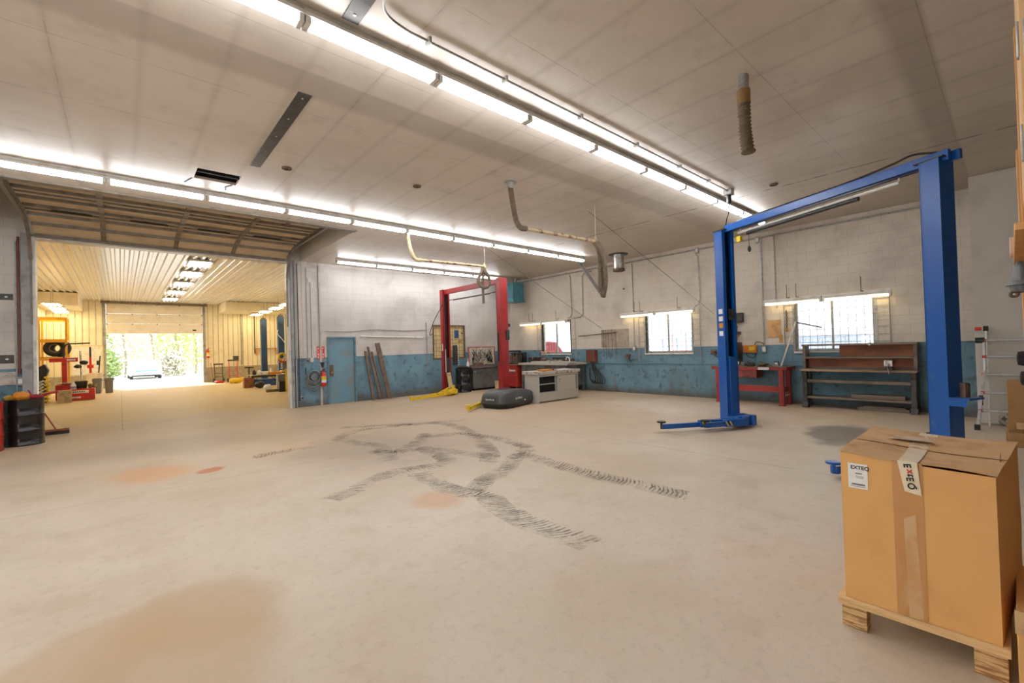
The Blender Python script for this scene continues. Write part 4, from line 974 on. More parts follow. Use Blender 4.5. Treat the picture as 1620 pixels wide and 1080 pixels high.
MB().box(-.15, .15, -.12, .12, .10, .62).build('cabinet', 'black', t, .01); MB().box(-.17, .17, -.14, .14, 0, .1).build('base', 'greysteel', t, .01)
MB().lathe([(.05, .62), (.06, .68), (.12, .80), (.13, .82)], seg=16).build('hopper', 'tan', t); MB().box(-.1, .1, -.13, .13, .82, .9).build('lid', 'darkmetal', t, .01)
m = MB(); m.cyl((0, 0, .9), (0, 0, 1.0), .07); m.box(-.06, .06, -.06, .06, 1.0, 1.06); m.build('motor', 'rust', t)
bx('wall_speaker', XB-.16, XB-.005, 4.72, 5.0, 2.08, 2.34, 'darkmetal', 'dark box speaker on wall above the red bench', 'speaker', .02)
t = thing('bench_gauge', 'white round dial gauge at the left of the red bench', 'gauge', (11.95, 4.74, .936))
MB().lathe([(.07, -.03), (.08, -.02), (.08, .03), (.07, .035)], (0, 0, .09), 18, 'x').build('case', 'black', t); MB().cyl((-.034, 0, .09), (-.028, 0, .09), .062).build('dial', 'paper', t)
t = thing('battery_charger', 'orange wall-mounted charger box with yellow dial above the red bench', 'charger', (XB-.002, 4.58, 1.27))
MB().box(-.10, 0, -.16, .16, 0, .2).build('case', P('orange_case', (206, 120, 30), .5), t, .015); MB().box(-.106, -.1, -.12, .02, .06, .16).build('meter', 'yellow', t)
m = MB(); m.tube(spline([(-.05, -.1, .2), (-.06, -.16, .28), (-.05, -.3, .25), (-.04, -.33, .15)], 6), .01); m.tube(spline([(-.06, .1, 0), (-.08, .05, -.1), (-.08, -.1, -.12), (-.06, -.12, -.02)], 6), .01); m.build('cord', 'black', t)
bx('notice_board', XB-.015, XB-.002, 3.86, 4.16, 1.66, 2.1, P('tan_notice', (206, 160, 106), .7), 'tan torn notice sheet taped on the wall right of the charger', 'notice', .002)
bx('notice_tag', XB-.02, XB, 3.83, 3.90, 1.52, 1.72, P('ochre_tag', (190, 140, 50), .7), 'small ochre tag hanging under the tan notice', 'tag', .004)
t = thing('hanging_chain_hoist', 'short dark chain with yellow hook hanging on wall left of bench window', 'chain', (XB-.03, 3.72, 1.82)); m = MB()
for k in range(9): m.torus((0, 0, .48-.05*k), .022, .007, 'x' if k % 2 else 'y', 10, 6)
m.build('chain', 'rust', t); MB().ball((0, 0, .02), .025, .03, .06).build('hook', P('ochre_hook', (196, 140, 40), .6), t)
m = MB(); m.cyl((12.02, 3.74, .95), (12.38, 3.50, 2.02), .018); tag(m.build('white_pole', 'steelwhite'), 'thin white pole leaning from the red bench to the bench window', 'pole')
m = MB(); m.bar((12.36, 3.48, 2.0), (12.36, 2.96, 1.85), .02, .03); tag(m.build('window_prop', 'darkmetal'), 'dark rod slanting across the left of the bench window', 'rod')
random.seed(11)
for k, (y, l) in enumerate(((4.45, 'flat grey tool tray in the middle of the red bench'), (4.15, 'olive tool pouch on the right half of the red bench'))):
    m = MB(); m.ball((12.05, y, .985), .16, .13, .05, 2, .18); m.cyl((12.0, y-.05, 1.0), (12.05, y+.08, 1.06), .015, seg=6); tag(m.build('tool_pouch', 'darkmetal' if k == 0 else P('olive_canvas', (92, 88, 66), .8)), l, 'tools')
m = MB()
for k in range(5): m.cyl((11.9+.05*k, 3.7+.05*k, .945+.012*k), (12.05+.04*k, 3.95+.03*k, .945+.01*k), .01, seg=6)
tag(m.build('wrench_set', 'steel'), 'loose wrenches at the right corner of the red bench', 'tools')

# ------------------------------------------------------------------ timber workbench under window three
t = thing('timber_workbench', 'long worn timber workbench with shelved back under the right window', 'workbench', (0, 0, 0))
ya, yb = 1.28, 3.32
MB().box(11.92, 12.42, ya, yb, .84, .89).build('bench_top', P('worn_bench_top', (150, 128, 106), .6, 0, (110, 92, 76), 5, stretch=(1, .2, 1)), t, .006)
for y in (ya+.07, yb-.07):
    m = MB(); m.bar((12.0, y, 0), (12.02, y, .84), .09, .07, (1, 0, 0)); m.bar((12.34, y, 0), (12.34, y, .84), .08, .07, (1, 0, 0))
    m.prism([(11.93, 0), (12.1, 0), (12.06, .12), (11.96, .12)], 'y', y-.06, y+.06); m.prism([(11.94, .84), (12.12, .84), (12.06, .70), (11.97, .70)], 'y', y-.05, y+.05)
    m.box(12.0, 12.34, y-.03, y+.03, .20, .26); m.build('leg', 'darkmetal', t, .006)
MB().box(11.98, 12.38, ya+.05, yb-.02, .215, .26).build('lower_shelf', 'benchwood', t, .005)
MB().box(12.0, 12.06, ya+.05, yb-.02, .58, .65).build('front_rail', 'benchwood', t, .005); MB().box(12.1, 12.4, ya+.05, yb-.02, .60, .63).build('under_shelf', 'benchwood', t, .005)
for y in (ya+.04, yb-.04): MB().box(12.12, 12.42, y-.03, y+.03, .89, 1.44).build('back_upright', 'benchwood', t, .005)
MB().box(12.08, 12.44, ya, yb, 1.42, 1.46).build('top_shelf', 'benchwood', t, .005)
MB().box(12.10, 12.42, ya+.07, yb-.07, 1.13, 1.17).build('middle_shelf', 'benchwood', t, .005)
MB().box(12.36, 12.40, ya+.07, yb-.68, 1.17, 1.42).build('back_board', 'ply', t); MB().box(12.36, 12.40, ya+.07, yb-.07, .93, 1.13).build('back_board', 'ply', t)
MB().box(12.34, 12.40, ya+.07, yb-.07, .89, .93).build('back_rail', 'benchwood', t)
MB().box(12.40, 12.44, yb-.68, yb-.07, 1.17, 1.26).build('glass_rail', 'teal', t)
t = thing('bench_vise', 'grey steel bench vise bolted on right half of the timber bench', 'vise', (12.0, 1.72, .89), PI)
MB().box(-.08, .08, -.07, .07, 0, .05).build('base', 'darkmetal', t, .008)
m = MB(); m.prism([(-.06, .05), (.08, .05), (.07, .15), (.04, .18), (-.06, .18), (-.07, .14)], 'y', -.05, .05); m.box(-.1, -.06, -.07, .07, .14, .21); m.build('body', 'darkmetal', t, .008)
m = MB(); m.box(.08, .12, -.07, .07, .08, .21); m.box(.06, .2, -.03, .03, .09, .14); m.build('moving_jaw', 'steel', t, .006)
m = MB(); m.cyl((.2, 0, .115), (.26, 0, .115), .014); m.cyl((.235, -.02, .22), (.25, .03, -.06), .009); m.build('handle', 'steel', t)
m = MB(); m.box(12.1, 12.35, 1.5, 2.4, .262, .34); tag(m.build('timber_offcut', 'benchwood', bevel=.004), 'dark timber offcut lying on the lower shelf of the timber bench', 'timber')
m = MB(); m.box(12.09, 12.29, 1.44, 2.3, .0, .07); m.box(12.12, 12.27, 1.5, 2.2, .07, .10); tag(m.build('timber_offcut', 'benchwood', bevel=.004), 'dark planks stacked on the floor beneath the timber bench', 'timber')
m = MB(); m.cyl((12.15, 2.05, 1.462), (12.15, 2.05, 1.472), .03); m.cyl((12.12, 2.05, 1.43), (12.075, 2.05, 1.43), .022); tag(m.build('cap', 'steel'), 'small silver cap on the upper shelf edge of the timber bench', 'cap')

# ------------------------------------------------------------------ pallet with the big carton
t = thing('wooden_pallet', 'new pine pallet with stacked plywood blocks carrying the large carton', 'pallet', (0, 0, 0))
MB().box(2.985, 3.93, .045, .69, .125, .165).build('deck', 'pine', t, .003)
for x, y in ((3.0, .60), (3.0, .09), (3.84, .60), (3.84, .09)):
    MB().box(x, x+.09, y-.035, y+.075, 0, .125).build('block', 'pineend', t, .003)
t = thing('large_carton', 'large taped cardboard carton on the pine pallet, lower right', 'carton', (3.0, .07, .166))
D, W, HH = .90, .585, .80
bm = MB(); N = 12
def bxp(u, v, w):      # bulging carton: u depth, v width, w height in 0..1
    bulge = .022*math.sin(PI*min(max(w, 0), 1))*math.sin(PI*u)
    sag = -.030*(1-v)*w*(1-u*.5)-.006*math.sin(PI*v)*w
    return (u*D, v*W-.07*u*(1-v)-(bulge*1.3 if v < .5 else -bulge*.6), w*HH+sag*(1 if w > .5 else 0))
def grid(m, fn, n1, n2):
    g = [[m.bm.verts.new(fn(i/n1, j/n2)) for j in range(n2+1)] for i in range(n1+1)]
    for i in range(n1):
        for j in range(n2): m.bm.faces.new((g[i][j], g[i+1][j], g[i+1][j+1], g[i][j+1]))
grid(bm, lambda a, b: bxp(0, a, b), N, N); grid(bm, lambda a, b: bxp(1, a, b), N, N)
grid(bm, lambda a, b: bxp(a, 0, b), N, N); grid(bm, lambda a, b: bxp(a, 1, b), N, N); grid(bm, lambda a, b: bxp(a, b, 0), N, N)
bmesh.ops.remove_doubles(bm.bm, verts=bm.bm.verts[:], dist=.0005)
bm.build('body', 'cardboard', t)
random.seed(5)
def flapz(u, v):
    x, y, z = bxp(u, v, 1); e = .006+.005*math.sin(v*7+u*3)*(1 if u < .05 else .3)+.004*math.sin(u*9+v*5)
    return x, y, z+e
m = MB(); grid(m, lambda a, b: (lambda q: (q[0]-.012*(1-a), q[1], q[2]))(flapz(a*.41, -.008+1.016*b)), 6, 14); m.build('front_flap', 'cardtop', t)
m = MB(); grid(m, lambda a, b: (lambda q: (q[0]+.008*a, q[1], q[2]+.003))(flapz(.418+a*.582, -.008+1.016*b)), 6, 14); m.build('rear_flap', 'cardtop', t)
m = MB(); m.quad((.37, -.012, HH-.02), (.58, -.012, HH-.022), (.60, -.055, HH-.20), (.47, -.055, HH-.17)); m.quad((.30, -.008, HH-.012), (.80, -.008, HH-.012), (.80, -.03, HH-.05), (.3, -.03, HH-.06)); m.build('torn_side_flap', 'cardtop', t)
fx_ = -.002
m = MB(); grid(m, lambda a, b: (fx_, W*(.425+.20*a), HH*.985*b), 2, 8); m.build('tape_strip', 'packtape', t)
m = MB(); m.quad((fx_-.001, W*.455, 0), (fx_-.001, W*.545, 0), (fx_-.001, W*.56, HH*.62), (fx_-.001, W*.48, HH*.66)); m.build('tape_residue', P('pale_tape_residue', (206, 166, 118), .5, 0, (198, 148, 90), 7, .42, .6), t)
m = MB(); m.quad((-.018, W*.455, HH*.995), (-.018, W*.585, HH*.995), (-.006, W*.545, HH*.80), (-.006, W*.435, HH*.785)); m.build('printed_tape_end', 'cleartape', t)
m = MB(); grid(m, lambda a, b: (lambda q: (q[0], q[1], q[2]+.003))(flapz(a, .455+.13*b+.05*a)), 10, 3); m.build('printed_tape_top', 'cleartape', t)
m = MB(); m.quad((.50, W*.42, HH+.014), (.50, W*.78, HH+.014), (.62, W*.74, HH+.014), (.64, W*.5, HH+.014)); m.build('torn_patch', P('torn_paper', (206, 186, 160), .8, 0, (150, 120, 92), 10), t)
def face_text(s, size, mat, y, z, down=False, bold=.001):
    if down: return text('lettering', s, size, mat, t, (-.0205, y, z), (.055, -.03, -1), (0, -1, 0), bold)
    return text('lettering', s, size, mat, t, (-.0045, y, z), (0, -1, 0), (0, 0, 1), bold)
# printed tape lettering, reading downwards
for ch, mat, z in (('E', 'ink', .786), ('x', 'redink', .757), ('t', 'ink', .734), ('E', 'ink', .718), ('Q', 'ink', .690)):
    text('lettering', ch, .040, mat, t, (-.0205+(.78-z)*.06, W*.475-(.78-z)*.12+.012, z), (.06, -.12, -1), (.0, 1, -.12), .0012)
m = MB(); m.box(-.0035, -.0015, W*.80, W*.945, HH-.19, HH-.055); lab = m.build('shipping_label', 'paper', t)
face_text('EXTEQ', .026, 'ink', W*.925, HH-.085, bold=.0008)
m = MB()
for (a, b, z, h_) in ((.84, .89, .105, .006), (.83, .89, .122, .003), (.83, .885, .130, .003), (.82, .92, .163, .010), (.82, .93, .178, .003)): m.quad((-.004, W*a, HH-z), (-.004, W*b, HH-z), (-.004, W*b, HH-z-h_), (-.004, W*a, HH-z-h_))
m.build('fine_print', 'greyink', t)

# ------------------------------------------------------------------ right edge: ladder, cartons, timber unit
t = thing('folding_ladder', 'aluminium articulated ladder with red joints leaning on the grey board', 'ladder', (0, 0, 0))
def P2(x, y, z): return (x, y, z)
yL, yR = .30, -.42
m = MB()
for y, sgn in ((yL, 1), (yR, -1)):
    m.bar((11.17, y, 1.68), (11.08, y, .0), .03, .055, (1, 0, 0))
each(m, 'inner_rail', 'alu', t, .004)
m = MB()
for y, sgn in ((yL+.03, 1), (yR-.03, -1)):
    m = MB(); m.bar((11.10, y, 1.5), (11.02, y, .95), .03, .06, (1, 0, 0)); m.bar((11.02, y, .95), (10.66, y+.10*sgn, .02), .04, .08, (1, 0, 0)); m.build('outer_rail', 'alu', t, .004)
for (x, z, ex) in ((11.10, 1.48, 0), (11.05, 1.20, 0), (11.0, .90, .01), (10.88, .60, .03), (10.77, .31, .06)):
    MB().cyl((x, yL+.03+ex, z), (x, yR-.03-ex, z), .023).build('rung', 'alu', t)
    m = MB()
    for y, s in ((yL+.03+ex, 1), (yR-.03-ex, -1)): m.box(x-.035, x+.025, y-.024, y+.024, z-.024, z+.024)
    each(m, 'rung_lock', 'redshiny', t, .004)
m = MB()
for y, s in ((yL, 1), (yR, -1)): m.cyl((11.16, y-.03, 1.68), (11.16, y+.03, 1.68), .045); m.cyl((11.1, y+.02*s, 1.48), (11.1, y+.13*s, 1.48), .05)
each(m, 'hinge', 'black', t); m = MB(); m.cyl((11.16, yL+.05, 1.68), (11.16, yL+.13, 1.68), .03); m.build('hinge_knob', 'redshiny', t)
m = MB()
for y, s in ((yL+.13, 1), (yR-.13, -1)): m.box(10.61, 10.71, y-.035, y+.035, .0, .09)
each(m, 'rubber_foot', 'black', t, .006); m = MB(); m.box(11.06, 11.075, yL+.016, yL+.047, 1.26, 1.40); m.build('warning_sticker', 'redshiny', t)
m = MB(); m.box(10.80, 10.812, yL+.055, yL+.105, .40, .56); m.build('rail_slot', 'black', t)
blob('rag_bundle', (11.14, -.06, .13), (.13, .26, .13), 'greyrag', 'mottled grey bundle on floor behind the ladder', 'rag', 3, .06)
carton('cardboard_carton', 9.75, -.19, 0, .9, .58, .20, 'carddark', 'low cardboard carton on floor under the upright carton, right edge')
t = thing('cardboard_carton', 'upright opened cardboard carton stacked on a low one, right edge', 'carton', (9.75, -.20, .203))
MB().box(-.32, .32, -.28, .275, 0, .68).build('body', 'carddark', t, .004); m = MB(); m.box(-.335, -.322, -.27, .10, .12, .46); m.build('front_flap', 'cardtop', t); m = MB(); m.box(-.345, -.336, -.24, .06, .14, .40); m.build('inner_panel', P('reddish_card', (150, 104, 70), .8), t)
m = MB(); m.prism([(-.335, .10), (-.45, .05), (-.47, .06), (-.335, .13)], 'y', -.2, .2); m.build('lower_flap', 'cardtop', t)
t = thing('cardboard_carton', 'cardboard carton corner at the bottom right picture edge', 'carton', (3.25, -.16, 0))
MB().box(-.36, .3, -.3, .185, 0, .37).build('body', 'cardboard', t, .004); m = MB(); m.box(-.37, -.36, -.28, .19, .30, .40); m.build('raised_flap', 'cardtop', t)
# timber shelving standing along the right edge
t = thing('timber_shelf_unit', 'tall orange timber shelf upright with steel brackets at right picture edge', 'shelf', (0, 0, 0))
MB().box(3.0, 3.55, -.62, -.058, 2.25, 4.2).build('front_upright', 'paleboard', t, .004)
MB().box(4.3, 4.42, -.50, -.062, 2.2, 3.55).build('rear_upright', 'board', t, .004)
MB().box(4.8, 4.92, -.50, -.055, 0, 2.9).build('rear_post', 'board', t, .004)
MB().box(3.0, 4.9, -.62, -.02, 2.055, 2.088).build('shelf_board', 'board', t, .004)
for z in (2.36, 2.82):
    m = MB(); m.box(2.992, 3.0, -.14, -.07, z, z+.16); m.box(3.0, 3.04, -.06, -.05, z, z+.16); each(m, 'steel_bracket', 'galv', t, .004)
MB().box(3.05, 3.17, -.62, -.50, 0, 2.4).build('front_post', 'board', t, .004); MB().box(4.82, 4.90, -.50, -.40, 0, 2.0).build('back_post', 'board', t)
t = thing('hand_pump', 'dark grey cast hand pump hanging at the right picture edge', 'pump', (4.3, -.045, 1.925)); t.scale = (.74, .74, .74)
m = MB(); m.lathe([(.02, .17), (.03, .15), (.045, .14), (.05, .06), (.055, 0), (.09, -.005), (.095, -.035), (.07, -.04), (.06, -.09), (.02, -.1)], seg=18); m.build('body', P('cast_grey', (104, 108, 110), .45, .2), t)
m = MB(); m.torus((-.02, .04, -.11), .022, .012, 'x', 14, 8); m.build('eye_bolt', 'rust', t)
carton('small_carton', 4.3, -.075, 2.09, .16, .14, .11, 'pink', 'pinkish small box above the grey hand pump at right edge', 'box')
t = thing('pipe_clamp', 'pair of black rubber clamp jaws near the ladder at right edge', 'clamp', (8.2, -.075, 1.10))
m = MB(); m.lathe([(.03, -.05), (.08, -.04), (.09, 0), (.08, .04), (.03, .05)], (0, 0, .18), 16, 'y'); m.lathe([(.03, -.05), (.08, -.04), (.09, 0), (.08, .04), (.03, .05)], (0, -.02, -.06), 16, 'y'); each(m, 'jaw', 'rubber', t)
m = MB(); m.bar((0, -.08, -1.1), (0, -.08, .3), .05, .05); m.build('stand_tube', 'steel', t)

# ------------------------------------------------------------------ the neighbouring bay beyond the opening
FX0, FX1, FY1, FZ = -2.9, 9.0, 33.4, 4.88
GX0, GX1, GZ = -.58, 3.86, 4.80
w = MB(); w.box(FX0-.2, GX0, FY1, FY1+.15, 0, 5.4).box(GX1, FX1+.2, FY1, FY1+.15, 0, 5.4).box(GX0, GX1, FY1, FY1+.15, GZ, 5.4)
x = FX0
while x < FX1:
    if not (GX0-.06 < x < GX1+.06):
        n0 = len(w.bm.faces); w.box(x, x+.035, FY1-.02, FY1, 0.0, FZ); w.bm.faces.ensure_lookup_table()
        for q in range(n0, len(w.bm.faces)): w.bm.faces[q].material_index = 1  # darker rib colour stands in for the shadow lines of the siding
    x += .27
struct(w.build('wall_far_bay_north', ['siding', 'ribshade'], smooth=False))
w = MB(); w.box(FX0-.15, FX0, T, FY1, 0, 5.4); y = T
while y < FY1: w.box(FX0, FX0+.02, y, y+.03, 0, FZ); y += .3
struct(w.build('wall_far_bay_west', 'siding', smooth=False))
w = MB(); w.box(FX1, FX1+.15, T, FY1, 0, 5.4); struct(w.build('wall_far_bay_east', 'siding', smooth=False))
w = MB(); w.box(FX0-.15, OX0, T, T+.12, 0, 5.4); w.box(OX1, FX1+.2, T, T+.12, 0, 5.4); w.box(OX0, OX1, T, T+.12, OZ, 5.4)
struct(w.build('wall_far_bay_south', 'siding', smooth=False))
w = MB(); w.box(GX1+.15, FX1, FY1-.03, FY1-.021, 0, .92).box(FX0, GX0-.15, FY1-.03, FY1-.021, 0, .75); struct(w.build('trim_7', 'wains', smooth=False), 'grey lower wainscot of the far bay wall')
c = MB(); c.box(FX0, FX1, T, FY1, FZ+.04, FZ+.2); x = FX0
while x < FX1:
    c.prism([(x, FZ+.04), (x+.03, FZ-.02), (x+.10, FZ-.02), (x+.13, FZ+.04)], 'y', T+.12, FY1); x += .225
struct(c.build('ceiling_far_bay', 'ribceil', smooth=False))
c = MB(); c.box(4.73, FX1, 31.0, FY1-.03, 4.30, FZ-.03).box(FX0+.02, -1.49, 29.8, FY1-.03, 4.25, FZ-.03)
struct(c.build('ceiling_far_bay_soffit', 'siding', smooth=False))
j = MB(); j.box(GX0-.14, GX0, FY1-.05, FY1, 0, GZ).box(GX1, GX1+.14, FY1-.05, FY1, 0, GZ); struct(j.build('trim_8', 'trim'), 'grey steel tracks beside the far door')
j = MB(); j.box(GX0-.2, GX1+.25, FY1-.35, FY1-.22, FZ-.10, FZ-.03); j.cyl((GX0-.2, FY1-.3, FZ-.14), (GX1+.2, FY1-.3, FZ-.14), .05)
struct(j.build('trim_9', 'trackdark'), 'dark header shaft above the far door')
t = thing('far_sectional_door', 'white sectional overhead door half raised at the far end', 'garage door', (0, 0, 0))
for i, (z0, z1) in enumerate(((3.04, 3.60), (3.61, 4.17), (4.18, 4.74))):
    s = MB().box(GX0+.01, GX1-.01, FY1-.06, FY1-.01, z0, z1).build('door_section', 'doorwhite', t, .008)
    m = MB()
    for x in (.55, 1.65, 2.72): m.box(x-.03, x+.03, FY1-.07, FY1-.06, z1-.06, z1)
    for x in (GX0+.04, GX1-.04): m.box(x-.03, x+.03, FY1-.09, FY1-.06, z1-.06, z1)
    each(m, 'hinge', 'trackdark', s)
MB().box(3.35, 3.53, FY1-.075, FY1-.06, 3.20, 3.28).build('lift_handle', 'black', t)
# lamps of the far bay
def lamp_panel(x, y, z, w, d, mat, label, grp):
    t = thing('high_bay_fixture', label, 'light fixture', (x, y, z), 0, grp); top = FZ+.02 if not ((y > 31 and x > 4) or (y > 29.8 and x < -1.4)) else (4.30 if x > 0 else 4.25)
    m = MB()
    for q in (-1, 1): m.cyl((0, q*d*.35, .05), (0, q*d*.35, top-z), .012, seg=6)
    each(m, 'hanger_rod', 'galv', t)
    MB().box(-w/2-.03, w/2+.03, -d/2-.03, d/2+.03, 0, .06).build('housing', 'steelwhite', t, .006)
    m = MB()
    for k in range(4):
        a = -w/2+w*(k+.5)/4; m.cyl((a, -d/2, -.012), (a, d/2, -.012), .028, seg=8)
    m.build('tube', mat, t)
for i, y in enumerate((18.6, 21.0, 24.0, 27.2, 30.6)): lamp_panel(2.1, y, FZ-.08, .62, 1.1, 'panel_c', 'bright high-bay light on the ribbed ceiling, %s from the opening' % ordn(i), 'high-bay lights down the ribbed ceiling')
for i, y in enumerate((28.3, 30.4, 32.3)): lamp_panel(-2.25, y, 4.12, .55, 1.1, 'panel_w', 'warm light panel above the yellow rack, %s from the opening' % ordn(i), 'light panels over the left aisle of the far bay')
for i, y in enumerate((25.2, 27.4, 29.8, 32.2)): lamp_panel(6.6, y, 4.2, .55, 1.1, 'panel_w', 'warm light panel over the far lift posts, %s from the opening' % ordn(i), 'light panels over the right aisle of the far bay')
# yellow rack with tyres
t = thing('pallet_rack', 'tall yellow steel rack frame holding tyres at the left of the far bay', 'rack', (-2.22, 28.6, 0))
for x in (-.42, .42):
    for y in (-.55, .55): MB().box(x-.035, x+.035, y-.035, y+.035, 0, 3.55).build('upright', 'rackyellow', t)
for z in (1.70, 2.50, 3.48):
    m = MB()
    for y in (-.55, .55): m.box(-.40, .40, y-.03, y+.03, z-.07, z+.07)
    for x in (-.42, .42): m.box(x-.02, x+.02, -.52, .52, z-.05, z+.05)
    each(m, 'beam', 'rackyellow', t)
MB().box(-.40, .40, -.52, .52, 1.77, 1.79).build('shelf_deck', 'darkmetal', t)
def tyre(loc, R, r, label, ax='y', rim=False):
    t = thing('tyre', label, 'tyre', loc, 0)
    MB().torus((0, 0, 0), R, r, ax, 36, 12, 1.15).build('tread', 'rubber', t)
    m = MB(); m.torus((0, 0, 0), R-r*.9, r*.35, ax, 28, 8); m.build('bead', P('tyre_bead', (120, 104, 80), .7), t)
tyre((-2.18, 28.35, 2.18), .28, .10, 'large tyre standing on the yellow rack shelf, in front')
tyre((-2.05, 28.75, 2.17), .28, .10, 'tyre standing on the yellow rack shelf, behind the front one')
# tyre changer
t = thing('tyre_changer', 'red tyre changing machine with tall arm in the far bay', 'machine', (-1.75, 25.78, 0))
MB().box(-.22, .42, -.3, .3, 0, .62).build('base_cabinet', 'redshiny', t, .02); MB().lathe([(.30, .64), (.31, .68), (.06, .72)], (.1, 0, 0), 20).build('turntable', 'steel', t)
m = MB(); m.box(-.06, .1, .12, .26, .62, 1.72); m.build('column', 'redshiny', t, .015); m = MB(); m.box(-.42, .42, .14, .24, 1.55, 1.72); m.build('top_arm', 'redshiny', t, .01)
m = MB(); m.box(-.05, .35, .135, .14, 1.6, 1.67); m.build('name_band', 'whiteink', t)
m = MB(); m.tube(spline([(.0, .18, 1.72), (.02, .15, 2.1), (.12, .1, 2.28), (.4, .05, 2.30), (.8, 0, 2.32)], 6), .028); m.build('bead_breaker_arm', 'black', t)
m = MB(); m.cyl((.52, .1, .8), (.50, .1, 2.0), .035); m.build('tool_post', 'steelwhite', t); m = MB(); m.ball((.42, .05, 1.35), .12, .1, .08, 2, .2); m.ball((.6, .05, 1.5), .14, .08, .09, 2, .2); each(m, 'tool_head', 'darkmetal', t)
t = thing('wheel_balancer', 'black hooded wheel balancer left of the red tyre changer', 'machine', (-2.32, 24.95, 0))
MB().box(-.18, .18, -.2, .2, 0, .75).build('pedestal', 'darkmetal', t, .01); m = MB(); m.prism([(-.18, .7), (.06, .62), (.24, 1.25), (.12, 1.5), (-.08, 1.35)], 'y', -.2, .2); m.build('hood', 'black', t, .03)
for i, (x, y, mat, l) in enumerate(((-2.10, 24.4, 'yellow', 'yellow coil spring standing upright below the yellow rack'), (-2.28, 24.45, 'steelwhite', 'white coil spring standing left of the yellow spring'), (-2.42, 24.5, 'black', 'black coil spring standing at the left of the springs'))):
    m = MB(); n = 90; m.tube([(x+.07*math.cos(k*.5), y+.07*math.sin(k*.5), .03+(1.05-.2*i)*k/n) for k in range(n)], .024, 6); tag(m.build('coil_spring', mat), l, 'spring', 'coil springs by the tyre changer')
carton('cardboard_carton', -1.62, 24.1, 0, .38, .4, .47, P('tan_card', (176, 156, 122), .8), 'small tan carton on floor in front of the tyre changer')
t = thing('tool_cabinet', 'low red cabinet with white name band in the far bay', 'cabinet', (-1.15, 25.0, 0))
MB().box(-.36, .36, -.25, .25, .02, .46).build('body', 'redshiny', t, .01); MB().box(-.3, .18, -.255, -.25, .29, .40).build('name_band', 'whiteink', t); MB().box(-.3, -.05, -.255, -.25, .10, .16).build('label', 'whiteink', t)
m = MB()
for k in range(6): m.box(-.28+.06*k, -.24+.06*k, -.258, -.255, .32, .37)
m.build('lettering', 'ink', t)
t = thing('spray_bottle', 'white and blue spray bottle on the low red cabinet', 'bottle', (-1.42, 24.9, .46))
MB().lathe([(0, 0), (.09, 0), (.09, .16), (.04, .24), (.03, .3)], seg=14).build('body', 'paper', t); MB().lathe([(.091, .02), (.092, .02), (.092, .11), (.091, .11)], seg=14).build('label_band', P('lavender', (150, 150, 206), .6), t)
t = thing('parts_tub', 'black open tub on the low red cabinet', 'tub', (-1.2, 25.05, .46)); MB().lathe([(0, 0), (.16, 0), (.21, .30), (.19, .30), (.15, .02)], seg=16).build('body', 'black', t)
m = MB(); random.seed(2)
for k in range(16): m.ball((-.88+random.uniform(-.08, .1), 25.0+random.uniform(-.15, .15), .50+random.uniform(0, .13)), .07, .07, .05, 1, .25)
tag(m.build('scrap_heap', P('olive_scrap', (120, 108, 66), .7)), 'heap of olive scrap parts on the low red cabinet, right side', 'scrap')['kind'] = 'stuff'
for x, y, l in ((-.84, 28.9, 'left of two grey lidded dustbins by the far door'), (-.42, 28.9, 'right of two grey lidded dustbins by the far door')):
    t = thing('dustbin', l, 'bin', (x, y, 0), 0, 'grey dustbins by the far door')
    MB().lathe([(0, 0), (.135, 0), (.165, .66), (.15, .66), (.12, .02)], seg=8).build('body', 'trashgrey', t); MB().lathe([(.18, .66), (.18, .71), (.1, .74)], seg=8).build('lid', 'trashgrey', t); m = MB(); m.box(-.2, .2, -.03, .03, .6, .64); m.build('handle', 'trashgrey', t)
t = thing('tyre_spreader', 'red post tool with black lever mounted by the cream panel', 'tool', (-1.12, 30.5, 0))
m = MB(); m.cyl((0, 0, .95), (0, 0, 1.75), .05); m.box(-.12, .12, -.05, .05, 1.2, 1.36); m.build('post', 'redshiny', t); m = MB(); m.cyl((0, 0, 1.75), (0, 0, 2.25), .04); m.bar((.3, 0, .95), (.36, 0, 1.8), .08, .05); m.build('lever', 'black', t); MB().box(-.15, .45, -.12, .12, 0, .95).build('stand', 'siding', t)
t = thing('wall_panel_frame', 'cream framed panel on the far wall left of the far door', 'panel', (-1.6, FY1-.06, .8)); MB().box(-.35, .85, 0, .04, 0, 1.55).build('sheet', 'steelwhite', t); m = MB(); m.box(-.4, -.35, -.02, .04, 0, 1.6).box(.85, .9, -.02, .04, 0, 1.6).box(-.4, .9, -.02, .04, 1.55, 1.6); m.build('frame', 'cream', t)
bx('wall_switch', -.98, -.88, FY1-.08, FY1-.03, 1.32, 1.56, 'black', 'small black switch on the far wall beside the far door', 'switch')
# right side of the far bay
extinguisher((4.10, FY1-.12, 1.50), 'small red extinguisher on the far wall right of the far door', 1.1)
def hand_truck(x, y, h, w, mat, label):
    t = thing('hand_truck', label, 'hand truck', (x, y, 0), math.radians(5))
    m = MB()
    for s in (-1, 1): m.cyl((s*w/2, 0, .1), (s*w/2, .12, h), .022)
    m.cyl((-w/2, .12, h), (w/2, .12, h), .022); m.cyl((-w/2, .05, h*.5), (w/2, .05, h*.5), .018); m.cyl((-w/2, .03, h*.3), (w/2, .03, h*.3), .018); m.build('frame', mat, t)
    MB().cyl((-w/2-.05, .12, h+.01), (w/2+.05, .12, h+.01), .04).build('grip', 'black', t); MB().box(-w/2, w/2, -.22, 0, .02, .04).build('toe_plate', mat, t)
    for s in (-1, 1): MB().lathe([(.04, -.03), (.11, -.03), (.12, 0), (.11, .03), (.04, .03)], (s*(w/2+.05), .12, .12), 16, 'x').build('wheel', 'rubber', t)
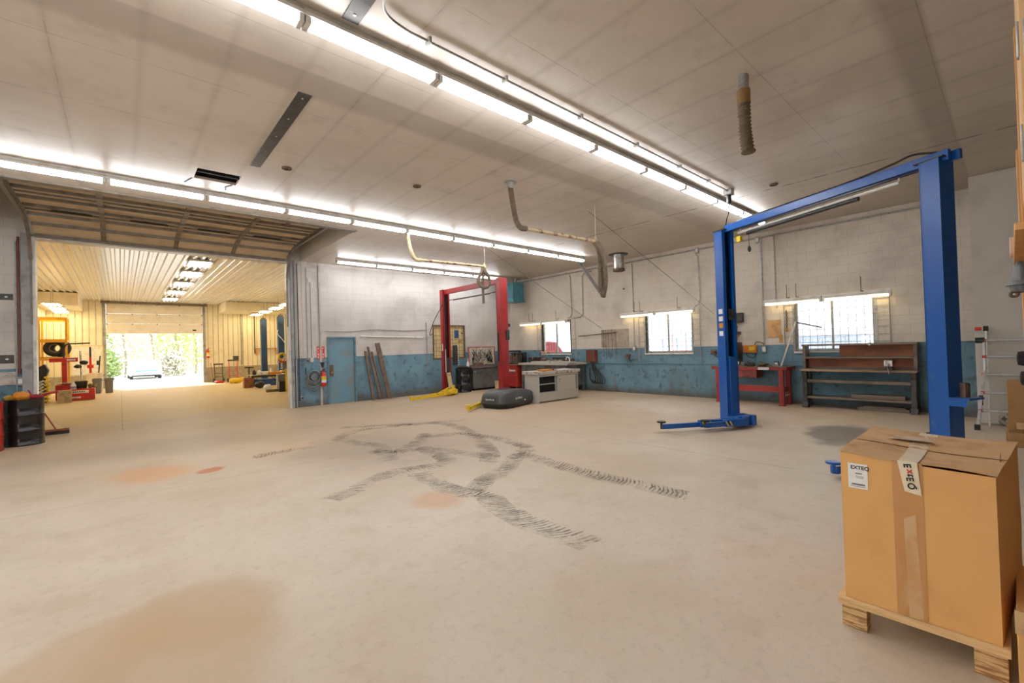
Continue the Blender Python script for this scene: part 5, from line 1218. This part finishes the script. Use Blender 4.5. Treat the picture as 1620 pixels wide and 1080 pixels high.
hand_truck(4.52, 32.3, 1.1, .42, 'darkmetal', 'black hand truck parked right of the far door')
hand_truck(5.18, 31.6, 1.32, .45, 'redshiny', 'red hand truck standing beside the yellow tank')
t = thing('air_tank', 'yellow horizontal air tank lying on the far bay floor', 'tank', (5.0, 29.9, .16)); MB().lathe([(.02, -.34), (.1, -.31), (.15, -.24), (.15, .2), (.1, .28), (.02, .3)], ax='x', seg=20).build('shell', 'yellow', t)
m = MB(); m.box(-.2, -.12, -.12, .12, -.16, -.08).box(.08, .16, -.12, .12, -.16, -.08); each(m, 'foot', 'yellow', t); MB().ball((.34, 0, .06), .12, .12, .14, 2).build('motor', 'yellow', t)
m = MB(); m.cyl((4.32, 32.9, .02), (4.22, 33.25, 1.2), .015); tag(m.build('broom_handle', 'redbench'), 'thin handle leaning on the far wall under the extinguisher', 'handle')
t = thing('floor_jack', 'red low floor jack beside the black hand truck', 'jack', (4.35, 31.4, 0)); MB().box(-.15, .22, -.3, .3, .03, .14).build('frame', 'redshiny', t, .02); m = MB()
for sx in (-.15, .22):
    for sy in (-.22, .22): m.cyl((sx-.02, sy, .05), (sx+.02, sy, .05), .05)
each(m, 'wheel', 'steel', t)
t = thing('shop_stool', 'round black-topped stool behind the folding table', 'stool', (5.05, 26.6, 0)); MB().lathe([(.05, .92), (.22, .93), (.23, .99), (.05, 1.0)], seg=20).build('seat', 'black', t); MB().cyl((0, 0, .1), (0, 0, .92), .03).build('pedestal', 'darkmetal', t); m = MB()
for k in range(4): m.bar((0, 0, .12), (.28*math.cos(k*PI/2), .28*math.sin(k*PI/2), .02), .03, .03)
each(m, 'leg', 'darkmetal', t)
t = thing('folding_table', 'folding table with thin crossed legs cluttered with parts, far bay', 'table', (5.45, 24.6, 0))
MB().box(-.75, .8, -.35, .35, .60, .64).build('table_top', 'tan', t, .006); MB().box(-.75, .8, -.36, -.33, .52, .60).build('apron', 'black', t)
for s in (-.5, .3): 
    for q in (-1, 1):
        MB().cyl((s-.22*q, .25*q, 0), (s+.22*q, .25*q, .6), .014).build('leg', 'black', t)
random.seed(9)
for i, (x, w_, h_, mat, l, c_) in enumerate(((4.86, .16, .24, 'black', 'black bottle at the left end of the folding table', 'bottle'), (5.08, .2, .22, 'paper', 'white canister with red label on the folding table', 'canister'), (5.32, .26, .14, 'paper', 'low white tub on the folding table', 'tub'), (5.62, .34, .1, 'orange', 'orange tray on the folding table', 'tray'), (5.92, .3, .1, 'orange', 'second orange tray at the right of the folding table', 'tray'), (5.66, .1, .3, 'paper', 'tall white bottle behind the orange tray', 'bottle'))):
    m = MB(); yy = 24.45 if h_ < .28 else 24.75
    if w_ < .23: m.lathe([(0, 0), (w_/2, 0), (w_/2, h_*.7), (w_/4, h_*.85), (w_/4, h_)], (x, yy, .64), 14)
    else:
        m.prism([(x-w_/2+.02, .64), (x+w_/2-.02, .64), (x+w_/2, .64+h_), (x-w_/2, .64+h_)], 'y', yy-.12, yy+.12)
    tag(m.build(l.split(' ')[-5] if False else c_.replace(' ', '_'), mat, bevel=.01), l, c_)
blob('duffel_bag', (5.0, 24.0, .19), (.24, .2, .19), 'black', 'black bag on floor under the folding table', 'bag', 2, .08)
carton('parts_box', 4.72, 25.1, .0, .4, .35, .5, P('brown_crate', (150, 88, 52), .7), 'brown crate left of the folding table', 'box')
bx('tool_case', 4.9, 6.1, 25.6, 26.0, .005, .36, 'bluecloth', 'long blue case behind the folding table', 'case', .02)
for k, (x, y, mat, l) in enumerate(((6.14, 28.3, 'navy', 'far navy lift post right of the far bay, left one'), (6.46, 26.0, 'navy', 'nearer navy lift post in the far bay, right one'), (6.42, 24.2, 'black', 'black steel column at the right edge of the opening'))):
    t = thing('lift_post' if k < 2 else 'steel_column', l, 'lift post' if k < 2 else 'column', (x, y, 0))
    m = MB(); m.box(-.15, .15, -.12, -.1, 0, 3.62).box(-.15, -.13, -.1, .12, 0, 3.62).box(.13, .15, -.1, .12, 0, 3.62).box(-.15, -.08, .12, .13, 0, 3.62).box(.08, .15, .12, .13, 0, 3.62); m.build('post', mat, t)
    MB().box(-.28, .28, -.24, .24, 0, .02).build('base_plate', mat, t)
    m = MB(); m.box(-.1, .1, -.1, .1, 3.62, 3.70); m.cyl((0, 0, 3.7), (0, 0, 3.78), .03); m.build('top_cap', 'darkmetal', t)
    if k == 1: MB().tube(spline([(-.16, -.12, 2.9), (-.2, -.16, 2.7), (.1, -.16, 2.3), (.2, -.14, 2.0), (.18, -.14, .9)], 6), .02).build('cable', 'steelwhite', t)
t = thing('wall_shelf', 'timber brackets with a dark plank on the far wall', 'shelf', (7.3, FY1-.03, 1.9)); MB().box(-.6, .8, -.2, -.02, .1, .14).build('plank', 'ply', t)
for x in (-.5, .7): MB().prism([(-.02, -.3), (-.02, .1), (-.22, .1), (-.22, .04)], 'x', x-.05, x+.05).build('bracket', 'board', t)
pipe([(5.94, FY1-.05, 4.3), (5.94, FY1-.05, 1.0)], .04, 'vertical conduit on the far wall left of the navy posts', 'galv')
pipe([(6.7, FY1-.05, 4.3), (6.7, FY1-.05, 1.7)], .03, 'thin dark conduit on the far wall behind navy posts', 'darkmetal')
bx('wall_switch', 5.45, 5.75, FY1-.12, FY1-.03, 1.3, 1.58, 'darkmetal', 'dark switch box on the far wall above the red hand truck', 'switch')
t = thing('oil_drain_stack', 'stacked grey and black bins with yellow column by the right jamb', 'bins', (5.25, 20.9, 0))
MB().box(-.2, .1, -.2, .2, 0, .45).build('lower_bin', 'black', t, .02); MB().box(-.24, .06, -.18, .18, .45, .75).build('middle_bin', 'trashgrey', t, .02); MB().box(.02, .08, -.3, -.24, 0, .98).build('yellow_post', 'yellow', t); MB().box(-.1, .2, -.3, .1, .86, .92).build('yellow_tray', 'yellow', t)
MB().box(-.05, .2, -.18, .18, .95, 1.25).build('top_bin', 'trashgrey', t, .02)
m = MB(); m.torus((-.0, -.1, 1.50), .13, .05, 'y', 20, 8); o = m.build('hose_reel', 'yellow'); o.location = (5.2, 20.9, 0.0); tag(o, 'yellow coiled cord on top of the stacked bins', 'cord')
m = MB(); m.torus((.14, -.14, 1.36), .10, .04, 'y', 20, 8); o = m.build('tape_roll', 'offwhite'); o.location = (5.2, 20.9, 0.0); tag(o, 'pale roll on top of the stacked bins, right of yellow cord', 'roll')
carton('parts_box', 5.22, 20.85, 1.25, .34, .3, .07, P('orangered', (206, 70, 30), .6), 'flat orange-red box on top of the stacked bins', 'box')
m = MB(); m.cyl((4.60, 20.9, .07), (5.05, 21.0, .07), .06); tag(m.build('cardboard_tube', P('olive_tube', (120, 104, 70), .8)), 'short olive tube lying on floor by the stacked bins', 'tube')
blob('plastic_bag', (4.95, 22.3, .14), (.2, .16, .14), 'paper', 'crumpled white bag on floor near the stacked bins', 'bag', 2, .12)

# ------------------------------------------------------------------ outdoors
g = MB(); g.quad((-60, 33.55, -.02), (60, 33.55, -.02), (60, 90, -.02), (-60, 90, -.02)); g.quad((12.7, -40, -.02), (70, -40, -.02), (70, 33.55, -.02), (12.7, 33.55, -.02))
struct(g.build('floor_yard', 'gravel', smooth=False))
def car(name, loc, rz, mat, glassm, label, L=4.6, W=1.8, H=1.45):
    t = thing(name, label, 'car', loc, rz)
    prof = [(-L/2, .35), (-L/2+.03, .62), (-L/2+.15, .78), (-L/2+1.1, .92), (-L/2+1.75, H-.06), (-L/2+2.1, H), (L/2-1.2, H), (L/2-.75, H-.1), (L/2-.3, .95), (L/2-.03, .9), (L/2, .4), (L/2-.1, .25), (-L/2+.15, .25)]
    m = MB(); m.prism(prof, 'y', -W/2, W/2)
    for v in m.bm.verts:
        if v.co.z > .93: v.co.y *= 1-.22*(v.co.z-.93)/(H-.93)
    m.build('body', mat, t, .05)
    m = MB(); a, b = (-L/2+1.12, .95), (-L/2+1.72, H-.09)
    m.quad((a[0]-.02, -W/2+.14, a[1]), (a[0]-.02, W/2-.14, a[1]), (b[0]-.02, W/2-.26, b[1]), (b[0]-.02, -W/2+.26, b[1])); m.build('windscreen', 'carwhite' if glassm == 'carblue' else glassm, t)
    m = MB(); m.box(-L/2-.02, -L/2+.04, -W/2+.32, W/2-.32, .60, .70); m.build('grille', glassm, t, .01)
    m = MB(); m.box(-L/2-.015, -L/2+.05, -W/2+.1, W/2-.1, .22, .31); m.build('bumper_intake', 'tyre', t, .01)
    m = MB()
    for s in (-1, 1): m.box(-L/2-.01, -L/2+.06, s*(W/2-.18)-.13, s*(W/2-.18)+.13, .62, .74)
    each(m, 'headlamp', 'paper', t, .01)
    m = MB()
    for s in (-1, 1): m.ball((-L/2+1.5, s*(W/2+.07), 1.0), .06, .11, .07, 1)
    each(m, 'door_mirror', mat, t)
    for x in (-L/2+.85, L/2-.9):
        for s in (-1, 1): MB().lathe([(.1, -.1), (.31, -.1), (.33, 0), (.31, .1), (.1, .1)], (x, s*(W/2-.1), .32), 20, 'y').build('wheel', 'tyre', t)
car('parked_car', (1.45, 47.2, -.02), PI/2+.03, 'carwhite', 'carblue', 'white car parked outside beyond the far door', 4.6, 1.95, 1.5)
car('parked_car', (19.2, 18.6, -.02), 2.2, 'vanred', 'paper', 'faded red vehicle outside the corner window', 4.8, 1.9, 1.9)
random.seed(21)
def tree(x, y, h, w, mat, label, nl=900, name='roadside_tree'):
    t = thing(name, label, 'tree', (x, y, -.02), 0, 'trees beyond the far door')
    m = MB(); m.tube(spline([(0, 0, 0), (.1, 0, h*.3), (-.1, .1, h*.6), (.05, 0, h*.95)], 5), .06*h/4, 6)
    for k in range(10):
        a = random.uniform(0, 6.28); z = random.uniform(.15, .8)*h; r = random.uniform(.4, .9)*w
        m.tube(spline([(0, 0, z), (r*.5*math.cos(a), r*.5*math.sin(a), z+.25*h*random.random()), (r*math.cos(a), r*math.sin(a), z+.3*h*random.random())], 3), .02, 4)
    m.build('trunk', 'bark', t)
    m = MB()
    for k in range(nl):
        a = random.uniform(0, 6.28); r = w*math.sqrt(random.random()); z = h*(.04+.96*random.random()**.8)
        r *= math.sin(PI*min(.98, .18+.8*z/h)); c_ = Vector((r*math.cos(a), r*math.sin(a), z)); s_ = random.uniform(.05, .17)
        u = Vector((random.uniform(-1, 1), random.uniform(-1, 1), random.uniform(-1, 1))).normalized()*s_; v = u.orthogonal().normalized()*s_*.6
        m.quad(c_-u-v, c_+u-v, c_+u+v, c_-u+v)
    m.build('foliage', mat, t, smooth=False)
L_ = ('pale twiggy bush', 'yellow-green leafy tree', 'mid green shrub')
for i, (x, y, h, w, k) in enumerate(((-3.6, 51, 6, 1.7, 0), (-1.6, 53, 5, 1.7, 2), (.3, 52, 5.5, 1.8, 0), (2.3, 54, 6.5, 1.9, 0), (4.0, 52, 6.5, 1.8, 1), (5.5, 53, 7, 1.8, 1), (7.4, 52, 6, 1.8, 0), (-.9, 51.2, 2.4, 1.1, 2), (-2.6, 50.0, 1.9, 1.2, 0), (3.6, 50.2, 2.2, 1.3, 0))):
    tree(x, y, h, w, ('leafp', 'leafy', 'leafd')[k], '%s beyond the far door, %s in the row' % (L_[k], ordn(i)))
def yard_frame(x, y0, y1, h, mat, label):
    t = thing('yard_fence', label, 'fence', (x, 0, -.02))
    m = MB(); n = int((y1-y0)/.9)
    for k in range(n+1): m.cyl((0, y0+.9*k, 0), (0, y0+.9*k, h), .035, seg=6)
    each(m, 'post', mat, t); m = MB()
    for z in (.5*h, .75*h, h): m.cyl((0, y0, z), (0, y0+.9*n, z), .03, seg=6)
    each(m, 'rail', mat, t)
yard_frame(24, 11, 17, 1.85, P('pale_blue_steel', (150, 176, 206), .6), 'pale blue steel fence outside the middle window')
yard_frame(27, 12, 15, 2.2, P('pale_red_steel', (226, 150, 150), .6), 'faded red rail outside the middle window, right part')
yard_frame(25, 1.5, 10, 1.7, P('pale_grey_steel', (140, 150, 170), .6), 'pale grey fence outside the bench window')
t = thing('yard_shed', 'low pale shed outside the bench window', 'shed', (30, 7.2, -.02)); MB().box(-1, 1, -1.6, 1.6, 0, 1.75).build('wall', P('pale_shed', (170, 180, 196), .7), t); MB().prism([(-1.8, 1.75), (1.8, 1.75), (0, 2.2)], 'x', -1.1, 1.1).build('roof', P('pale_roof', (196, 202, 210), .7), t)

# ------------------------------------------------------------------ pieces that belong to a part go one level deeper
PAIR = {'rung_lock': 'rung', 'drawer_pull': 'drawer', 'hinge_knob': 'hinge', 'label_band': 'cylinder body', 'instruction_band': 'cylinder', 'valve_handle': 'cylinder', 'discharge_hose': 'cylinder',
 'dial': 'case', 'meter': 'case', 'cord': 'case', 'name_band': 'top_arm body', 'fine_print': 'shipping_label', 'bar_padding': 'shutoff_bar', 'logo_badge': 'carcass', 'caster': 'carcass', 'wheel': 'frame', 'grip': 'frame', 'toe_plate': 'frame',
 'bead': 'tread', 'end_band': 'duct', 'nozzle': 'body', 'decal': 'post', 'cable_cover': 'post', 'switch_box': 'post', 'hydraulic_ram': 'post', 'chain_cover': 'post', 'adapter_tube': 'parts_shelf', 'brace_wire': 'head', 'bristles': 'head', 'rail_slot': 'outer_rail',
 'rubber_foot': 'outer_rail', 'warning_sticker': 'inner_rail', 'inner_panel': 'front_flap', 'hanging_hose': 'board', 'hanging_tool': 'board', 'support_rope': 'boom_pipe', 'rope_cradle': 'boom_pipe', 'hose_clamp': 'ceiling_collar', 'end_ring': 'corrugated_hose', 'ceiling_flange': 'ceiling_collar',
 'plug': 'junction_box', 'wire_hook': 'bar', 'white_cap': 'tool_strip', 'bail_handle': 'body', 'grille': 'body', 'headlamp': 'body', 'door_mirror': 'body', 'bumper_intake': 'body', 'windscreen': 'body', 'steel_bracket': 'front_upright', 'eye_bolt': 'body', 'top_cap': 'post',
 'socket': 'housing', 'finger_pull': 'sliding_door', 'flap_seam': 'body', 'louvre': 'cabinet', 'drip_lip': 'cabinet', 'hub': 'wheel', 'rail': 'post', 'lettering': 'shipping_label printed_tape_end lid name_band', 'tape_residue': 'tape_strip', 'top_sheet': 'worktop', 'label_plate': 'worktop', 'lock': 'lid cabinet_body', 'lift_handle': 'door_section', 'hose_hub': 'coil', 'door_window_slot': 'door_section'}
base = lambda o: o.name.split('.')[0]
def mid(o):
    c_ = [Vector(v) for v in o.bound_box]; return sum(c_, Vector())/8
for root in [o for o in bpy.data.objects if o.parent is None and o.type == 'EMPTY']:
    ch = kids(root); by = {}
    for c_ in ch: by.setdefault(base(c_), []).append(c_)
    for c_ in ch:
        w_ = PAIR.get(base(c_), '').split()
        if kids(c_) or len(kids(root)) < 3: continue
        cand = [q for n_ in w_ for q in by.get(n_, []) if q.parent == root and q != c_ and q.location.length < 1e-6]
        if cand: c_.parent = min(cand, key=lambda q: (mid(q)-mid(c_)).length)

# ------------------------------------------------------------------ light and camera
wd = bpy.data.worlds.new('sky'); bpy.context.scene.world = wd; wd.use_nodes = True
bg = wd.node_tree.nodes['Background']; bg.inputs[0].default_value = (.93, .97, 1, 1); bg.inputs[1].default_value = 2.0
def light(kind, name, loc, energy, color=(1, 1, 1), rot=(0, 0, 0), **kw):
    l = bpy.data.lights.new(name, kind); l.energy = energy; l.color = color
    for k, v in kw.items(): setattr(l, k, v)
    o = bpy.data.objects.new(name, l); C.objects.link(o); o.location = loc; o.rotation_euler = rot; return o
light('SUN', 'sun', (0, 60, 20), 5.0, (1, .96, .9), (math.radians(-48), 0, math.radians(12)), angle=.02)
light('AREA', 'west_fill_lamp', (-6.8, 2.5, 2.0), 170, (1, .97, .93), (math.radians(90), 0, math.radians(-90)), shape='RECTANGLE', size=5, size_y=3.4)  # added fill lamp out of view, brightens the carton front

cam = bpy.data.cameras.new('camera'); co = bpy.data.objects.new('camera', cam); C.objects.link(co)
r = Vector((0.7487, -0.66223, -0.02999)); u = Vector((0.01363, -0.02985, 0.99946)); fw_ = Vector((0.66277, 0.7487, 0.01332))
co.matrix_world = Matrix(((r.x, u.x, -fw_.x, 0), (r.y, u.y, -fw_.y, 0), (r.z, u.z, -fw_.z, 1.6), (0, 0, 0, 1)))
cam.lens = 700.53*36/1620; cam.sensor_width = 36; cam.sensor_fit = 'HORIZONTAL'; cam.clip_start = .02; cam.clip_end = 300
sc = bpy.context.scene; sc.camera = co
sc.view_settings.view_transform = 'Standard'; sc.view_settings.look = 'None'; sc.view_settings.exposure = .38; sc.view_settings.gamma = 1.07
sc.cycles.use_denoising = True; sc.cycles.max_bounces = 8; sc.cycles.diffuse_bounces = 5; sc.cycles.sample_clamp_indirect = 4
